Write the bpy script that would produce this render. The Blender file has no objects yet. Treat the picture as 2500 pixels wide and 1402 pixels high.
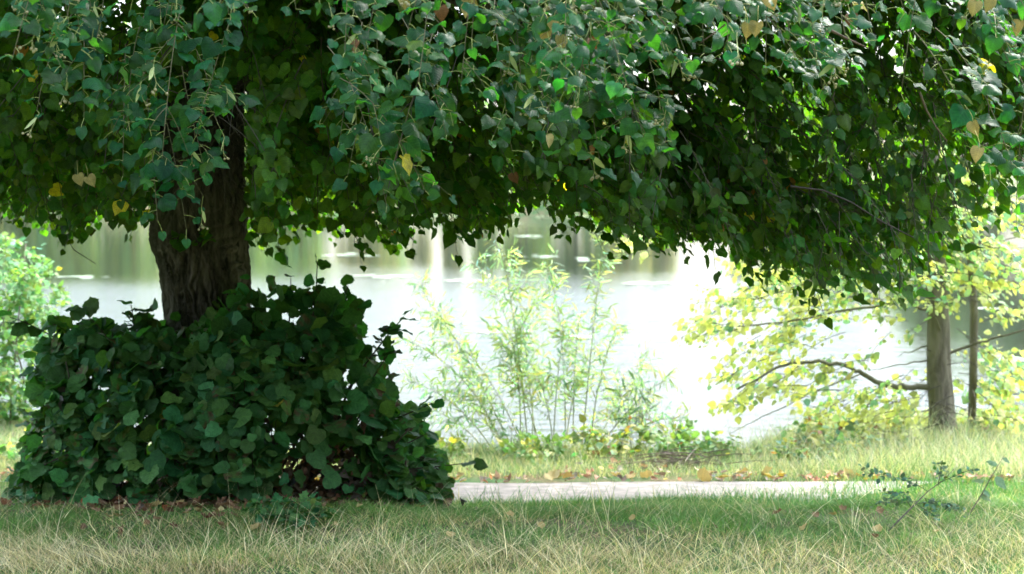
import bpy, math, random
import numpy as np
from mathutils import Vector

# ------------------------------------------------------------------ camera, sky, sun, exposure
S = bpy.context.scene
F = 5040.0                      # focal length in pixels of the 2500 px wide photograph
CZ = 1.86
PITCH = math.atan((701 - 430) / F)
cam_d = bpy.data.cameras.new('camera')
cam_d.sensor_width = 36.0
cam_d.lens = F / 2500 * 36.0
cam_d.clip_start = 0.1
cam_d.clip_end = 6000
cam_d.dof.use_dof = True
cam_d.dof.focus_distance = 8.5
cam_d.dof.aperture_fstop = 4.8
cam = bpy.data.objects.new('camera', cam_d)
S.collection.objects.link(cam)
cam.location = (0, 0, CZ)
cam.rotation_euler = (math.pi / 2 - PITCH, 0, 0)
S.camera = cam

SUN_EL, SUN_AZ = math.radians(52), math.radians(38)      # azimuth measured from +Y (over the lake) to +X
W = bpy.data.worlds.new('World')
S.world = W
W.use_nodes = True
wn = W.node_tree.nodes
wl = W.node_tree.links
wn.clear()
w_out = wn.new('ShaderNodeOutputWorld')
w_bg = wn.new('ShaderNodeBackground')
w_sky = wn.new('ShaderNodeTexSky')
w_sky.sky_type = 'NISHITA'
w_sky.sun_disc = False
w_sky.sun_elevation = SUN_EL
w_sky.sun_rotation = SUN_AZ
w_sky.air_density = 1.0
w_sky.dust_density = 1.2
w_sky.ozone_density = 1.0
w_hsv = wn.new('ShaderNodeHueSaturation')               # thin white overcast veils the blue
w_hsv.inputs['Saturation'].default_value = 0.58
wl.new(w_sky.outputs[0], w_hsv.inputs['Color'])
w_tc = wn.new('ShaderNodeTexCoord')                      # a high cloud deck: brightest overhead, dimmer towards the horizon
w_sep = wn.new('ShaderNodeSeparateXYZ')
wl.new(w_tc.outputs['Generated'], w_sep.inputs[0])
w_mr = wn.new('ShaderNodeMapRange')
w_mr.inputs['From Min'].default_value = 0.0; w_mr.inputs['From Max'].default_value = 0.8
w_mr.inputs['To Min'].default_value = 0.15; w_mr.inputs['To Max'].default_value = 2.3
wl.new(w_sep.outputs[2], w_mr.inputs['Value'])
w_cl = wn.new('ShaderNodeTexNoise')
w_cl.inputs['Scale'].default_value = 3.0; w_cl.inputs['Detail'].default_value = 4.0
wl.new(w_tc.outputs['Generated'], w_cl.inputs['Vector'])
w_c2 = wn.new('ShaderNodeMapRange')
w_c2.inputs['From Min'].default_value = 0.3; w_c2.inputs['From Max'].default_value = 0.7
w_c2.inputs['To Min'].default_value = 0.85; w_c2.inputs['To Max'].default_value = 1.15
wl.new(w_cl.outputs['Fac'], w_c2.inputs['Value'])
w_mm = wn.new('ShaderNodeMath'); w_mm.operation = 'MULTIPLY'
wl.new(w_mr.outputs[0], w_mm.inputs[0]); wl.new(w_c2.outputs[0], w_mm.inputs[1])
w_vm = wn.new('ShaderNodeVectorMath'); w_vm.operation = 'SCALE'
wl.new(w_hsv.outputs[0], w_vm.inputs[0]); wl.new(w_mm.outputs[0], w_vm.inputs['Scale'])
wl.new(w_vm.outputs[0], w_bg.inputs['Color'])
w_bg.inputs['Strength'].default_value = 0.15
wl.new(w_bg.outputs[0], w_out.inputs[0])

sun_d = bpy.data.lights.new('sun', 'SUN')
sun_d.energy = 1.5
sun_d.angle = math.radians(12)
sun_d.color = (1.0, 0.95, 0.86)
sun = bpy.data.objects.new('sun', sun_d)
S.collection.objects.link(sun)
sd = Vector((math.sin(SUN_AZ) * math.cos(SUN_EL), math.cos(SUN_AZ) * math.cos(SUN_EL), math.sin(SUN_EL)))
sun.rotation_euler = (-sd).to_track_quat('-Z', 'Y').to_euler()
sun.location = (10, 20, 30)

S.view_settings.view_transform = 'Standard'
S.view_settings.look = 'None'
S.view_settings.exposure = 2.68
S.view_settings.gamma = 1.0
S.render.engine = 'CYCLES'
S.cycles.use_denoising = True
S.cycles.max_bounces = 7
S.cycles.diffuse_bounces = 4
S.cycles.transmission_bounces = 5
S.cycles.glossy_bounces = 3
S.cycles.caustics_reflective = False
S.cycles.caustics_refractive = False

# ------------------------------------------------------------------ helpers
rng = np.random.default_rng(7)
UP = np.array([0, 0, 1.0])


def V(*a):
    return np.array(a, float)


def P(px, py, Y):
    """World point that stands at distance Y in front of the camera on the ray of pixel (px, py)."""
    a, b = (px - 1250) / F, (701 - py) / F
    c, s = math.cos(PITCH), math.sin(PITCH)
    d = V(a, b * s + c, b * c - s)
    return V(0, 0, CZ) + d * (Y / d[1])


def proj(p):
    p = np.asarray(p, float)
    q = p - V(0, 0, CZ)
    c, s = math.cos(PITCH), math.sin(PITCH)
    dep = q[..., 1] * c - q[..., 2] * s
    up = q[..., 1] * s + q[..., 2] * c
    return 1250 + F * q[..., 0] / dep, 701 - F * up / dep


def nz(v):
    v = np.asarray(v, float)
    return v / (np.linalg.norm(v, axis=-1, keepdims=True) + 1e-9)


def hash2(i, j, seed):
    h = np.sin(i * 127.1 + j * 311.7 + seed * 74.7) * 43758.5453
    return h - np.floor(h)


def noise2(x, y, seed=0):
    x = np.asarray(x, float); y = np.asarray(y, float)
    i, j = np.floor(x), np.floor(y)
    u, v = x - i, y - j
    u = u * u * (3 - 2 * u); v = v * v * (3 - 2 * v)
    a = hash2(i, j, seed); b = hash2(i + 1, j, seed); c = hash2(i, j + 1, seed); d = hash2(i + 1, j + 1, seed)
    return a + (b - a) * u + (c - a) * v + (a - b - c + d) * u * v


def smooth(a, b, x):
    t = np.clip((np.asarray(x, float) - a) / (b - a), 0, 1)
    return t * t * (3 - 2 * t)


def lerp_profile(xs, ys):
    return lambda x: np.interp(x, xs, ys)


class MB:
    """Collects vertices, faces, a colour and a leaf coordinate per vertex; build() links ONE mesh object."""

    def __init__(self):
        self.v, self.c, self.l, self.f, self.n = [], [], [], [], 0

    def add(self, verts, faces, col, luv=None):
        verts = np.asarray(verts, float).reshape(-1, 3)
        k = len(verts)
        self.v.append(verts)
        col = np.asarray(col, float)
        if col.ndim == 1:
            col = np.tile(col, (k, 1))
        self.c.append(col)
        self.l.append(np.zeros((k, 3)) if luv is None else luv)
        for fa in faces:                                   # arrays (m, 3) or (m, 4)
            self.f.append(np.asarray(fa, np.int64) + self.n)
        self.n += k

    def tube(self, pts, rad, col, sides=5):
        pts = np.asarray(pts, float)
        n = len(pts)
        rad = np.broadcast_to(np.asarray(rad, float), (n,))
        t = np.gradient(pts, axis=0)
        t = nz(t)
        ref = V(0.31, 0.83, 0.46)
        a = nz(np.cross(t, ref)); b = np.cross(t, a)
        th = np.arange(sides) * 2 * math.pi / sides
        ring = a[:, None] * np.cos(th)[None, :, None] + b[:, None] * np.sin(th)[None, :, None]
        v = (pts[:, None] + ring * rad[:, None, None]).reshape(-1, 3)
        i = np.arange(n - 1)[:, None] * sides; j = np.arange(sides)[None]; j2 = (j + 1) % sides
        q = np.stack([i + j, i + j2, i + sides + j2, i + sides + j], -1).reshape(-1, 4)
        v = np.vstack([v, pts[-1:] + t[-1:] * rad[-1]])
        k = (n - 1) * sides
        tri = np.stack([k + np.arange(sides), k + (np.arange(sides) + 1) % sides, np.full(sides, n * sides)], -1)
        self.add(v, [q, tri], col)

    def build(self, name, mat, parent=None, smooth_=True, origin=None):
        if not self.v:
            return None
        me = bpy.data.meshes.new(name)
        off = ORIGIN.get(parent.name, V(0, 0, 0)) if parent is not None else (V(0, 0, 0) if origin is None else np.asarray(origin, float))
        v = np.vstack(self.v) - off
        me.vertices.add(len(v)); me.vertices.foreach_set('co', v.astype(np.float32).ravel())
        idx = np.concatenate([f.ravel() for f in self.f])
        sz = np.concatenate([np.full(len(f), f.shape[1]) for f in self.f])
        me.loops.add(len(idx)); me.loops.foreach_set('vertex_index', idx.astype(np.int32))
        me.polygons.add(len(sz)); me.polygons.foreach_set('loop_start', np.concatenate([[0], np.cumsum(sz)[:-1]]).astype(np.int32))
        me.polygons.foreach_set('use_smooth', np.full(len(sz), smooth_))
        ca = me.attributes.new('col', 'FLOAT_COLOR', 'POINT')
        c = np.vstack(self.c); c = np.hstack([c[:, :3], np.ones((len(c), 1))])
        ca.data.foreach_set('color', c.astype(np.float32).ravel())
        la = me.attributes.new('luv', 'FLOAT_VECTOR', 'POINT')
        la.data.foreach_set('vector', np.vstack(self.l).astype(np.float32).ravel())
        me.update(calc_edges=True)
        me.validate()
        me.materials.append(mat)
        o = bpy.data.objects.new(name, me)
        S.collection.objects.link(o)
        if parent is not None:
            o.parent = parent
            ORIGIN[o.name] = off
        elif origin is not None:
            o.location = origin
            ORIGIN[o.name] = off
        return o


ORIGIN = {}


def tag(o, label=None, cat=None, group=None, kind=None):
    if label: o['label'] = label
    if cat: o['category'] = cat
    if group: o['group'] = group
    if kind: o['kind'] = kind
    return o


def thing(name, label, cat, loc, group=None):
    o = bpy.data.objects.new(name, None)
    S.collection.objects.link(o)
    o.location = [float(q) for q in loc]
    o.empty_display_size = 0.2
    ORIGIN[o.name] = np.asarray(loc, float)
    return tag(o, label, cat, group)


# ------------------------------------------------------------------ materials
def new_mat(name):
    m = bpy.data.materials.new(name)
    m.use_nodes = True
    nt = m.node_tree
    nt.nodes.clear()
    return m, nt.nodes, nt.links


def N(nodes, kind, **kw):
    n = nodes.new(kind)
    for k, v in kw.items():
        if k in n.inputs:
            n.inputs[k].default_value = v
        else:
            setattr(n, k, v)
    return n


def math_node(nodes, links, op, a, b=None):
    m = nodes.new('ShaderNodeMath'); m.operation = op
    for i, q in enumerate((a, b)):
        if q is None: continue
        if isinstance(q, (int, float)): m.inputs[i].default_value = q
        else: links.new(q, m.inputs[i])
    return m.outputs[0]


def leaf_material(name, rough=0.38, trans=0.4, tcol=(1.7, 2.0, 0.5), spec=0.5, veins=True):
    m, nd, lk = new_mat(name)
    out = N(nd, 'ShaderNodeOutputMaterial')
    at = N(nd, 'ShaderNodeAttribute', attribute_name='col')
    geo = N(nd, 'ShaderNodeTexCoord')
    nt_ = N(nd, 'ShaderNodeTexNoise', Scale=55.0, Detail=3.0)
    lk.new(geo.outputs['Object'], nt_.inputs['Vector'])
    ramp = N(nd, 'ShaderNodeMapRange')
    ramp.inputs['From Min'].default_value = 0.3; ramp.inputs['From Max'].default_value = 0.7
    ramp.inputs['To Min'].default_value = 0.78; ramp.inputs['To Max'].default_value = 1.22
    lk.new(nt_.outputs['Fac'], ramp.inputs['Value'])
    mul = N(nd, 'ShaderNodeVectorMath', operation='SCALE')
    lk.new(at.outputs['Color'], mul.inputs[0]); lk.new(ramp.outputs[0], mul.inputs['Scale'])
    colout = mul.outputs[0]
    pb = N(nd, 'ShaderNodeBsdfPrincipled', Roughness=rough)
    gm = N(nd, 'ShaderNodeNewGeometry')                       # undersides are duller and paler than the waxy upper sides
    mr2 = N(nd, 'ShaderNodeMapRange'); mr2.inputs['To Min'].default_value = spec; mr2.inputs['To Max'].default_value = spec * 0.35
    lk.new(gm.outputs['Backfacing'], mr2.inputs['Value']); lk.new(mr2.outputs[0], pb.inputs['Specular IOR Level'])
    if veins:
        lv = N(nd, 'ShaderNodeAttribute', attribute_name='luv')
        sp = N(nd, 'ShaderNodeSeparateXYZ'); lk.new(lv.outputs['Vector'], sp.inputs[0])
        au = math_node(nd, lk, 'ABSOLUTE', sp.outputs[0])
        k = math_node(nd, lk, 'SUBTRACT', sp.outputs[1], math_node(nd, lk, 'MULTIPLY', au, 0.75))
        s = math_node(nd, lk, 'SINE', math_node(nd, lk, 'MULTIPLY', k, 40.0))
        lat = math_node(nd, lk, 'POWER', math_node(nd, lk, 'ADD', math_node(nd, lk, 'MULTIPLY', s, 0.5), 0.5), 8.0)
        mid = math_node(nd, lk, 'LESS_THAN', au, 0.022)
        vein = math_node(nd, lk, 'MAXIMUM', lat, mid)
        mx = N(nd, 'ShaderNodeMix', data_type='RGBA', blend_type='MIX')
        lk.new(math_node(nd, lk, 'MULTIPLY', vein, 0.22), mx.inputs['Factor'])
        lk.new(colout, mx.inputs['A'])
        br = N(nd, 'ShaderNodeVectorMath', operation='MULTIPLY'); br.inputs[1].default_value = (2.4, 2.0, 1.5)
        lk.new(colout, br.inputs[0]); lk.new(br.outputs[0], mx.inputs['B'])
        colout = mx.outputs['Result']
        bp = N(nd, 'ShaderNodeBump', Strength=0.35, Distance=0.004, invert=True)
        lk.new(vein, bp.inputs['Height']); lk.new(bp.outputs[0], pb.inputs['Normal'])
    lk.new(colout, pb.inputs['Base Color'])
    tr = N(nd, 'ShaderNodeBsdfTranslucent')
    tm = N(nd, 'ShaderNodeVectorMath', operation='MULTIPLY'); tm.inputs[1].default_value = tcol
    lk.new(colout, tm.inputs[0]); lk.new(tm.outputs[0], tr.inputs['Color'])
    mix = N(nd, 'ShaderNodeMixShader'); mix.inputs[0].default_value = trans
    lk.new(pb.outputs[0], mix.inputs[1]); lk.new(tr.outputs[0], mix.inputs[2])
    lk.new(mix.outputs[0], out.inputs[0])
    return m


def attr_material(name, rough=0.7, spec=0.3, noise=60.0, bump=0.0):
    m, nd, lk = new_mat(name)
    out = N(nd, 'ShaderNodeOutputMaterial')
    at = N(nd, 'ShaderNodeAttribute', attribute_name='col')
    geo = N(nd, 'ShaderNodeTexCoord')
    nt_ = N(nd, 'ShaderNodeTexNoise', Scale=noise, Detail=4.0)
    lk.new(geo.outputs['Object'], nt_.inputs['Vector'])
    ramp = N(nd, 'ShaderNodeMapRange')
    ramp.inputs['From Min'].default_value = 0.3; ramp.inputs['From Max'].default_value = 0.7
    ramp.inputs['To Min'].default_value = 0.7; ramp.inputs['To Max'].default_value = 1.3
    lk.new(nt_.outputs['Fac'], ramp.inputs['Value'])
    mul = N(nd, 'ShaderNodeVectorMath', operation='SCALE')
    lk.new(at.outputs['Color'], mul.inputs[0]); lk.new(ramp.outputs[0], mul.inputs['Scale'])
    pb = N(nd, 'ShaderNodeBsdfPrincipled', Roughness=rough)
    pb.inputs['Specular IOR Level'].default_value = spec
    lk.new(mul.outputs[0], pb.inputs['Base Color'])
    if bump:
        bp = N(nd, 'ShaderNodeBump', Strength=bump, Distance=0.01)
        lk.new(nt_.outputs['Fac'], bp.inputs['Height']); lk.new(bp.outputs[0], pb.inputs['Normal'])
    lk.new(pb.outputs[0], out.inputs[0])
    return m


def bark_material(name, dark, light, moss=(0.07, 0.085, 0.03), mossy=0.5, sx=22.0):
    m, nd, lk = new_mat(name)
    out = N(nd, 'ShaderNodeOutputMaterial')
    tc = N(nd, 'ShaderNodeTexCoord')
    mp = N(nd, 'ShaderNodeMapping'); mp.inputs['Scale'].default_value = (sx, sx, sx * 0.24)
    lk.new(tc.outputs['Object'], mp.inputs[0])
    n1 = N(nd, 'ShaderNodeTexNoise', Scale=1.0, Detail=7.0, Roughness=0.65, Distortion=0.6)
    lk.new(mp.outputs[0], n1.inputs['Vector'])
    n2 = N(nd, 'ShaderNodeTexNoise', Scale=2.3, Detail=4.0)
    lk.new(tc.outputs['Object'], n2.inputs['Vector'])
    at = N(nd, 'ShaderNodeAttribute', attribute_name='col')
    cr = N(nd, 'ShaderNodeValToRGB')
    cr.color_ramp.elements[0].position = 0.36; cr.color_ramp.elements[0].color = (*dark, 1)
    cr.color_ramp.elements[1].position = 0.66; cr.color_ramp.elements[1].color = (*light, 1)
    lk.new(n1.outputs['Fac'], cr.inputs[0])
    mx = N(nd, 'ShaderNodeMix', data_type='RGBA')
    mr = N(nd, 'ShaderNodeMapRange')
    mr.inputs['From Min'].default_value = 0.45; mr.inputs['From Max'].default_value = 0.7
    mr.inputs['To Max'].default_value = mossy
    lk.new(n2.outputs['Fac'], mr.inputs['Value'])
    sp = N(nd, 'ShaderNodeSeparateColor'); lk.new(at.outputs['Color'], sp.inputs[0])
    lk.new(math_node(nd, lk, 'MINIMUM', math_node(nd, lk, 'ADD', mr.outputs[0], sp.outputs[0]), 0.85), mx.inputs['Factor'])
    lk.new(cr.outputs[0], mx.inputs['A']); mx.inputs['B'].default_value = (*moss, 1)
    pb = N(nd, 'ShaderNodeBsdfPrincipled', Roughness=0.85)
    pb.inputs['Specular IOR Level'].default_value = 0.25
    lk.new(mx.outputs['Result'], pb.inputs['Base Color'])
    bp = N(nd, 'ShaderNodeBump', Strength=1.0, Distance=0.03)
    lk.new(n1.outputs['Fac'], bp.inputs['Height']); lk.new(bp.outputs[0], pb.inputs['Normal'])
    lk.new(pb.outputs[0], out.inputs[0])
    return m


M_LEAF = leaf_material('linden_leaf', 0.40, 0.5, (3.2, 3.6, 0.33), 0.22)
M_BUSH = leaf_material('shoot_leaf', 0.6, 0.3, (1.5, 2.0, 0.5), 0.25)
M_PALE = leaf_material('bank_leaf', 0.55, 0.4, (1.6, 1.7, 0.6), 0.22, veins=False)
M_DRY = leaf_material('dry_leaf', 0.6, 0.15, (1.2, 1.1, 0.8), 0.3)
M_GRASS = leaf_material('grass_blade', 0.5, 0.3, (1.3, 1.5, 0.6), 0.35, veins=False)
M_TWIG = attr_material('twig_bark', 0.65, 0.3, 40.0)
M_SEED = attr_material('linden_fruit', 0.7, 0.3, 60.0)
M_BARK = bark_material('linden_bark', (0.016, 0.013, 0.011), (0.20, 0.17, 0.14), moss=(0.06, 0.07, 0.025), mossy=0.35)
M_BARK2 = bark_material('smooth_bark', (0.07, 0.058, 0.042), (0.23, 0.20, 0.155), moss=(0.14, 0.15, 0.07), mossy=0.5, sx=14.0)


# ------------------------------------------------------------------ terrain
def bank_edge(x):
    """Distance from the camera at which the bank drops to the water."""
    return 16.5 + 1.9 * smooth(1.7, 3.2, x) + 2.2 * smooth(-2.6, -4.2, x) + 0.35 * (noise2(np.asarray(x) * 0.7 + 3, np.asarray(x) * 0 + 1.3, 5) - 0.5)


WATER_Z = -0.70


def ground_z(x, y):
    x = np.asarray(x, float); y = np.asarray(y, float)
    z = np.interp(y, [-50, 10.2, 10.9, 12.0, 13.0, 14.7, 16.0, 400], [0.16, 0.13, 0.09, -0.12, -0.22, -0.27, -0.34, -0.34])
    z = z + 0.05 * (noise2(x * 0.9, y * 0.9, 2) - 0.5) * smooth(13.0, 12.0, y)
    z = z + 0.24 * np.exp(-(((x + 1.75) / 0.85) ** 2 + ((y - 12.05) / 0.55) ** 2))        # the swollen foot of the old tree
    z = z + 0.05 * smooth(15.2, 16.8, y) * smooth(1.6, 3.0, x)
    e = bank_edge(x)
    drop = smooth(0, 1.6, y - e)
    z = z * (1 - drop) + (-1.5) * drop
    far = smooth(131, 137, y)
    z = z * (1 - far) + 0.35 * far
    far2 = smooth(137, 600, y)
    return z + far2 * 2.0


def G(px, py):
    """Ground point seen at pixel (px, py)."""
    ys = np.linspace(8.5, 20, 1200)
    a = np.array([P(px, py, 10.0)])[0] - V(0, 0, CZ)
    pts = V(0, 0, CZ) + a[None] * (ys / a[1])[:, None]
    d = pts[:, 2] - ground_z(pts[:, 0], pts[:, 1])
    k = np.argmax(d < 0)
    return pts[k]


def at_ground(x, y):
    return V(x, y, float(ground_z(x, y)))


xs = np.unique(np.concatenate([np.linspace(-3000, -60, 14), np.linspace(-60, -8, 14), np.linspace(-8, 8, 81), np.linspace(8, 60, 14), np.linspace(60, 3000, 14)]))
ys = np.unique(np.concatenate([np.linspace(-3000, -40, 10), np.linspace(-40, 8, 9), np.linspace(8, 22, 169), np.linspace(22, 128, 12), np.linspace(128, 140, 13), np.linspace(140, 700, 8), np.linspace(700, 4500, 6)]))
gx, gy = np.meshgrid(xs, ys)
gz = ground_z(gx, gy)
b = MB()
nx, ny = len(xs), len(ys)
i = np.arange(ny - 1)[:, None] * nx + np.arange(nx - 1)[None]
b.add(np.stack([gx, gy, gz], -1).reshape(-1, 3), [np.stack([i, i + 1, i + nx + 1, i + nx], -1).reshape(-1, 4)], (0.1, 0.1, 0.1))


def ground_material():
    m, nd, lk = new_mat('soil_and_turf')
    out = N(nd, 'ShaderNodeOutputMaterial')
    tc = N(nd, 'ShaderNodeTexCoord')
    n1 = N(nd, 'ShaderNodeTexNoise', Scale=1.7, Detail=6.0, Roughness=0.7)
    n2 = N(nd, 'ShaderNodeTexNoise', Scale=38.0, Detail=5.0, Roughness=0.7)
    lk.new(tc.outputs['Object'], n1.inputs['Vector']); lk.new(tc.outputs['Object'], n2.inputs['Vector'])
    cr = N(nd, 'ShaderNodeValToRGB')
    cr.color_ramp.elements[0].position = 0.4; cr.color_ramp.elements[0].color = (0.06, 0.12, 0.04, 1)
    cr.color_ramp.elements[1].position = 0.62; cr.color_ramp.elements[1].color = (0.17, 0.13, 0.07, 1)
    lk.new(n1.outputs['Fac'], cr.inputs[0])
    mr = N(nd, 'ShaderNodeMapRange')
    mr.inputs['From Min'].default_value = 0.3; mr.inputs['From Max'].default_value = 0.7
    mr.inputs['To Min'].default_value = 0.5; mr.inputs['To Max'].default_value = 1.5
    lk.new(n2.outputs['Fac'], mr.inputs['Value'])
    mul = N(nd, 'ShaderNodeVectorMath', operation='SCALE')
    lk.new(cr.outputs[0], mul.inputs[0]); lk.new(mr.outputs[0], mul.inputs['Scale'])
    pb = N(nd, 'ShaderNodeBsdfPrincipled', Roughness=0.95)
    pb.inputs['Specular IOR Level'].default_value = 0.1
    lk.new(mul.outputs[0], pb.inputs['Base Color'])
    bp = N(nd, 'ShaderNodeBump', Strength=0.6, Distance=0.03)
    lk.new(n2.outputs['Fac'], bp.inputs['Height']); lk.new(bp.outputs[0], pb.inputs['Normal'])
    lk.new(pb.outputs[0], out.inputs[0])
    return m


tag(b.build('ground', ground_material()), kind='structure')

# the sandy path
PATH_N, PATH_F = 12.95, 14.08


def path_edges(x):
    w = 0.10 * (noise2(x * 1.3, 0 * x + 4.1, 8) - 0.5)
    return PATH_N + w + 1.25 * smooth(1.7, 3.2, x) + 1.2 * smooth(-2.5, -2.9, x) + 0.12 * (noise2(x * 4.3, 0 * x + 2.2, 18) - 0.5), PATH_F + 0.16 * (noise2(x * 1.1, 0 * x + 9.7, 3) - 0.5)


px_ = np.linspace(-14, 14, 141)
e0, e1 = path_edges(px_)
tt = np.linspace(0, 1, 15)
pxx = np.tile(px_, (15, 1)); pyy = e0 + (e1 - e0) * tt[:, None]
b = MB()
i = np.arange(14)[:, None] * 141 + np.arange(140)[None]
b.add(np.stack([pxx, pyy, ground_z(pxx, pyy) + 0.012], -1).reshape(-1, 3), [np.stack([i, i + 1, i + 142, i + 141], -1).reshape(-1, 4)], (0.29, 0.26, 0.235))
tag(b.build('path', attr_material('sandy_path', 0.95, 0.1, 9.0, 0.3)), kind='structure')


# the lake
def water_material():
    m, nd, lk = new_mat('lake_water')
    out = N(nd, 'ShaderNodeOutputMaterial')
    tc = N(nd, 'ShaderNodeTexCoord')
    pb = N(nd, 'ShaderNodeBsdfPrincipled', Roughness=0.06, IOR=1.33)
    pb.inputs['Base Color'].default_value = (0.035, 0.042, 0.028, 1)
    pb.inputs['Specular IOR Level'].default_value = 0.5
    mp = N(nd, 'ShaderNodeMapping'); mp.inputs['Scale'].default_value = (1.0, 1.6, 1.0)
    lk.new(tc.outputs['Object'], mp.inputs[0])
    n1 = N(nd, 'ShaderNodeTexNoise', Scale=2.2, Detail=5.0, Roughness=0.6)
    n2 = N(nd, 'ShaderNodeTexNoise', Scale=0.05, Detail=2.0)
    lk.new(mp.outputs[0], n1.inputs['Vector']); lk.new(tc.outputs['Object'], n2.inputs['Vector'])
    sp = N(nd, 'ShaderNodeSeparateXYZ'); lk.new(tc.outputs['Object'], sp.inputs[0])
    # wind ruffles the water on this side; it lies calmer under the far shore
    mr = N(nd, 'ShaderNodeMapRange', interpolation_type='SMOOTHSTEP')
    mr.inputs['From Min'].default_value = 12.0; mr.inputs['From Max'].default_value = 60.0
    mr.inputs['To Min'].default_value = 1.0; mr.inputs['To Max'].default_value = 0.03
    wob = math_node(nd, lk, 'ADD', sp.outputs[1], math_node(nd, lk, 'MULTIPLY', math_node(nd, lk, 'SUBTRACT', n2.outputs['Fac'], 0.5), 40.0))
    lee = math_node(nd, lk, 'SUBTRACT', sp.outputs[0], math_node(nd, lk, 'MULTIPLY', sp.outputs[1], 0.145))      # calm lee of the bank trees
    lee = math_node(nd, lk, 'MINIMUM', math_node(nd, lk, 'MAXIMUM', math_node(nd, lk, 'MULTIPLY', lee, 14.0), 0.0), 26.0)
    wob = math_node(nd, lk, 'ADD', wob, lee)
    lk.new(wob, mr.inputs['Value'])
    bp = N(nd, 'ShaderNodeBump', Distance=0.10)
    lk.new(mr.outputs[0], bp.inputs['Strength'])
    lk.new(n1.outputs['Fac'], bp.inputs['Height']); lk.new(bp.outputs[0], pb.inputs['Normal'])
    lk.new(pb.outputs[0], out.inputs[0])
    return m


b = MB()
b.add([(-3000, 15.5, WATER_Z), (3000, 15.5, WATER_Z), (3000, 136, WATER_Z), (-3000, 136, WATER_Z)], [np.array([[0, 1, 2, 3]])], (0.1, 0.1, 0.1))
tag(b.build('lake_water', water_material(), smooth_=False), kind='structure')


# ------------------------------------------------------------------ leaf shapes
def template(edge, centre, tipv=1.0):
    """Rows of five vertices (edge, half, midrib, half, edge) and a tip."""
    uv = []
    for (ex, ev), cv in zip(edge, centre):
        mv = cv + (ev - cv) * 0.45
        uv += [(-ex, ev), (-ex * 0.52, mv), (0, cv), (ex * 0.52, mv), (ex, ev)]
    uv.append((0, tipv))
    n = len(edge)
    q = [[r * 5 + k, r * 5 + k + 1, r * 5 + k + 6, r * 5 + k + 5] for r in range(n - 1) for k in range(4)]
    t = [[(n - 1) * 5 + k, (n - 1) * 5 + k + 1, n * 5] for k in range(4)]
    return np.array(uv), np.array(q), np.array(t)


LINDEN = template([(0.17, -0.13), (0.40, -0.03), (0.485, 0.20), (0.43, 0.47), (0.25, 0.72), (0.075, 0.9)], [0.0, 0.10, 0.28, 0.52, 0.74, 0.9])
OVATE = template([(0.10, 0.0), (0.30, 0.14), (0.36, 0.36), (0.27, 0.62), (0.12, 0.84)], [0.0, 0.16, 0.38, 0.62, 0.84])
LANCE = template([(0.02, 0.0), (0.075, 0.25), (0.085, 0.5), (0.055, 0.78)], [0.0, 0.25, 0.5, 0.78])
LOBED = template([(0.12, -0.05), (0.42, 0.02), (0.26, 0.22), (0.52, 0.42), (0.22, 0.52), (0.30, 0.74), (0.08, 0.85)], [0.0, 0.08, 0.22, 0.36, 0.52, 0.68, 0.85])
def round_leaf():
    edge = [(0.16, -0.09), (0.38, -0.04), (0.46, 0.10), (0.53, 0.22), (0.49, 0.36), (0.50, 0.48), (0.42, 0.60), (0.39, 0.72), (0.25, 0.80), (0.17, 0.90), (0.06, 0.93)]
    return template(edge, [0.0, 0.06, 0.14, 0.25, 0.36, 0.48, 0.59, 0.70, 0.79, 0.88, 0.93])


ROUND = round_leaf()
SIMPLE = (np.array([(0, 0), (-0.42, 0.15), (-0.36, 0.55), (0, 1), (0.36, 0.55), (0.42, 0.15)]), np.array([[0, 1, 2, 3], [0, 3, 4, 5]]), np.zeros((0, 3), int))


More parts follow.
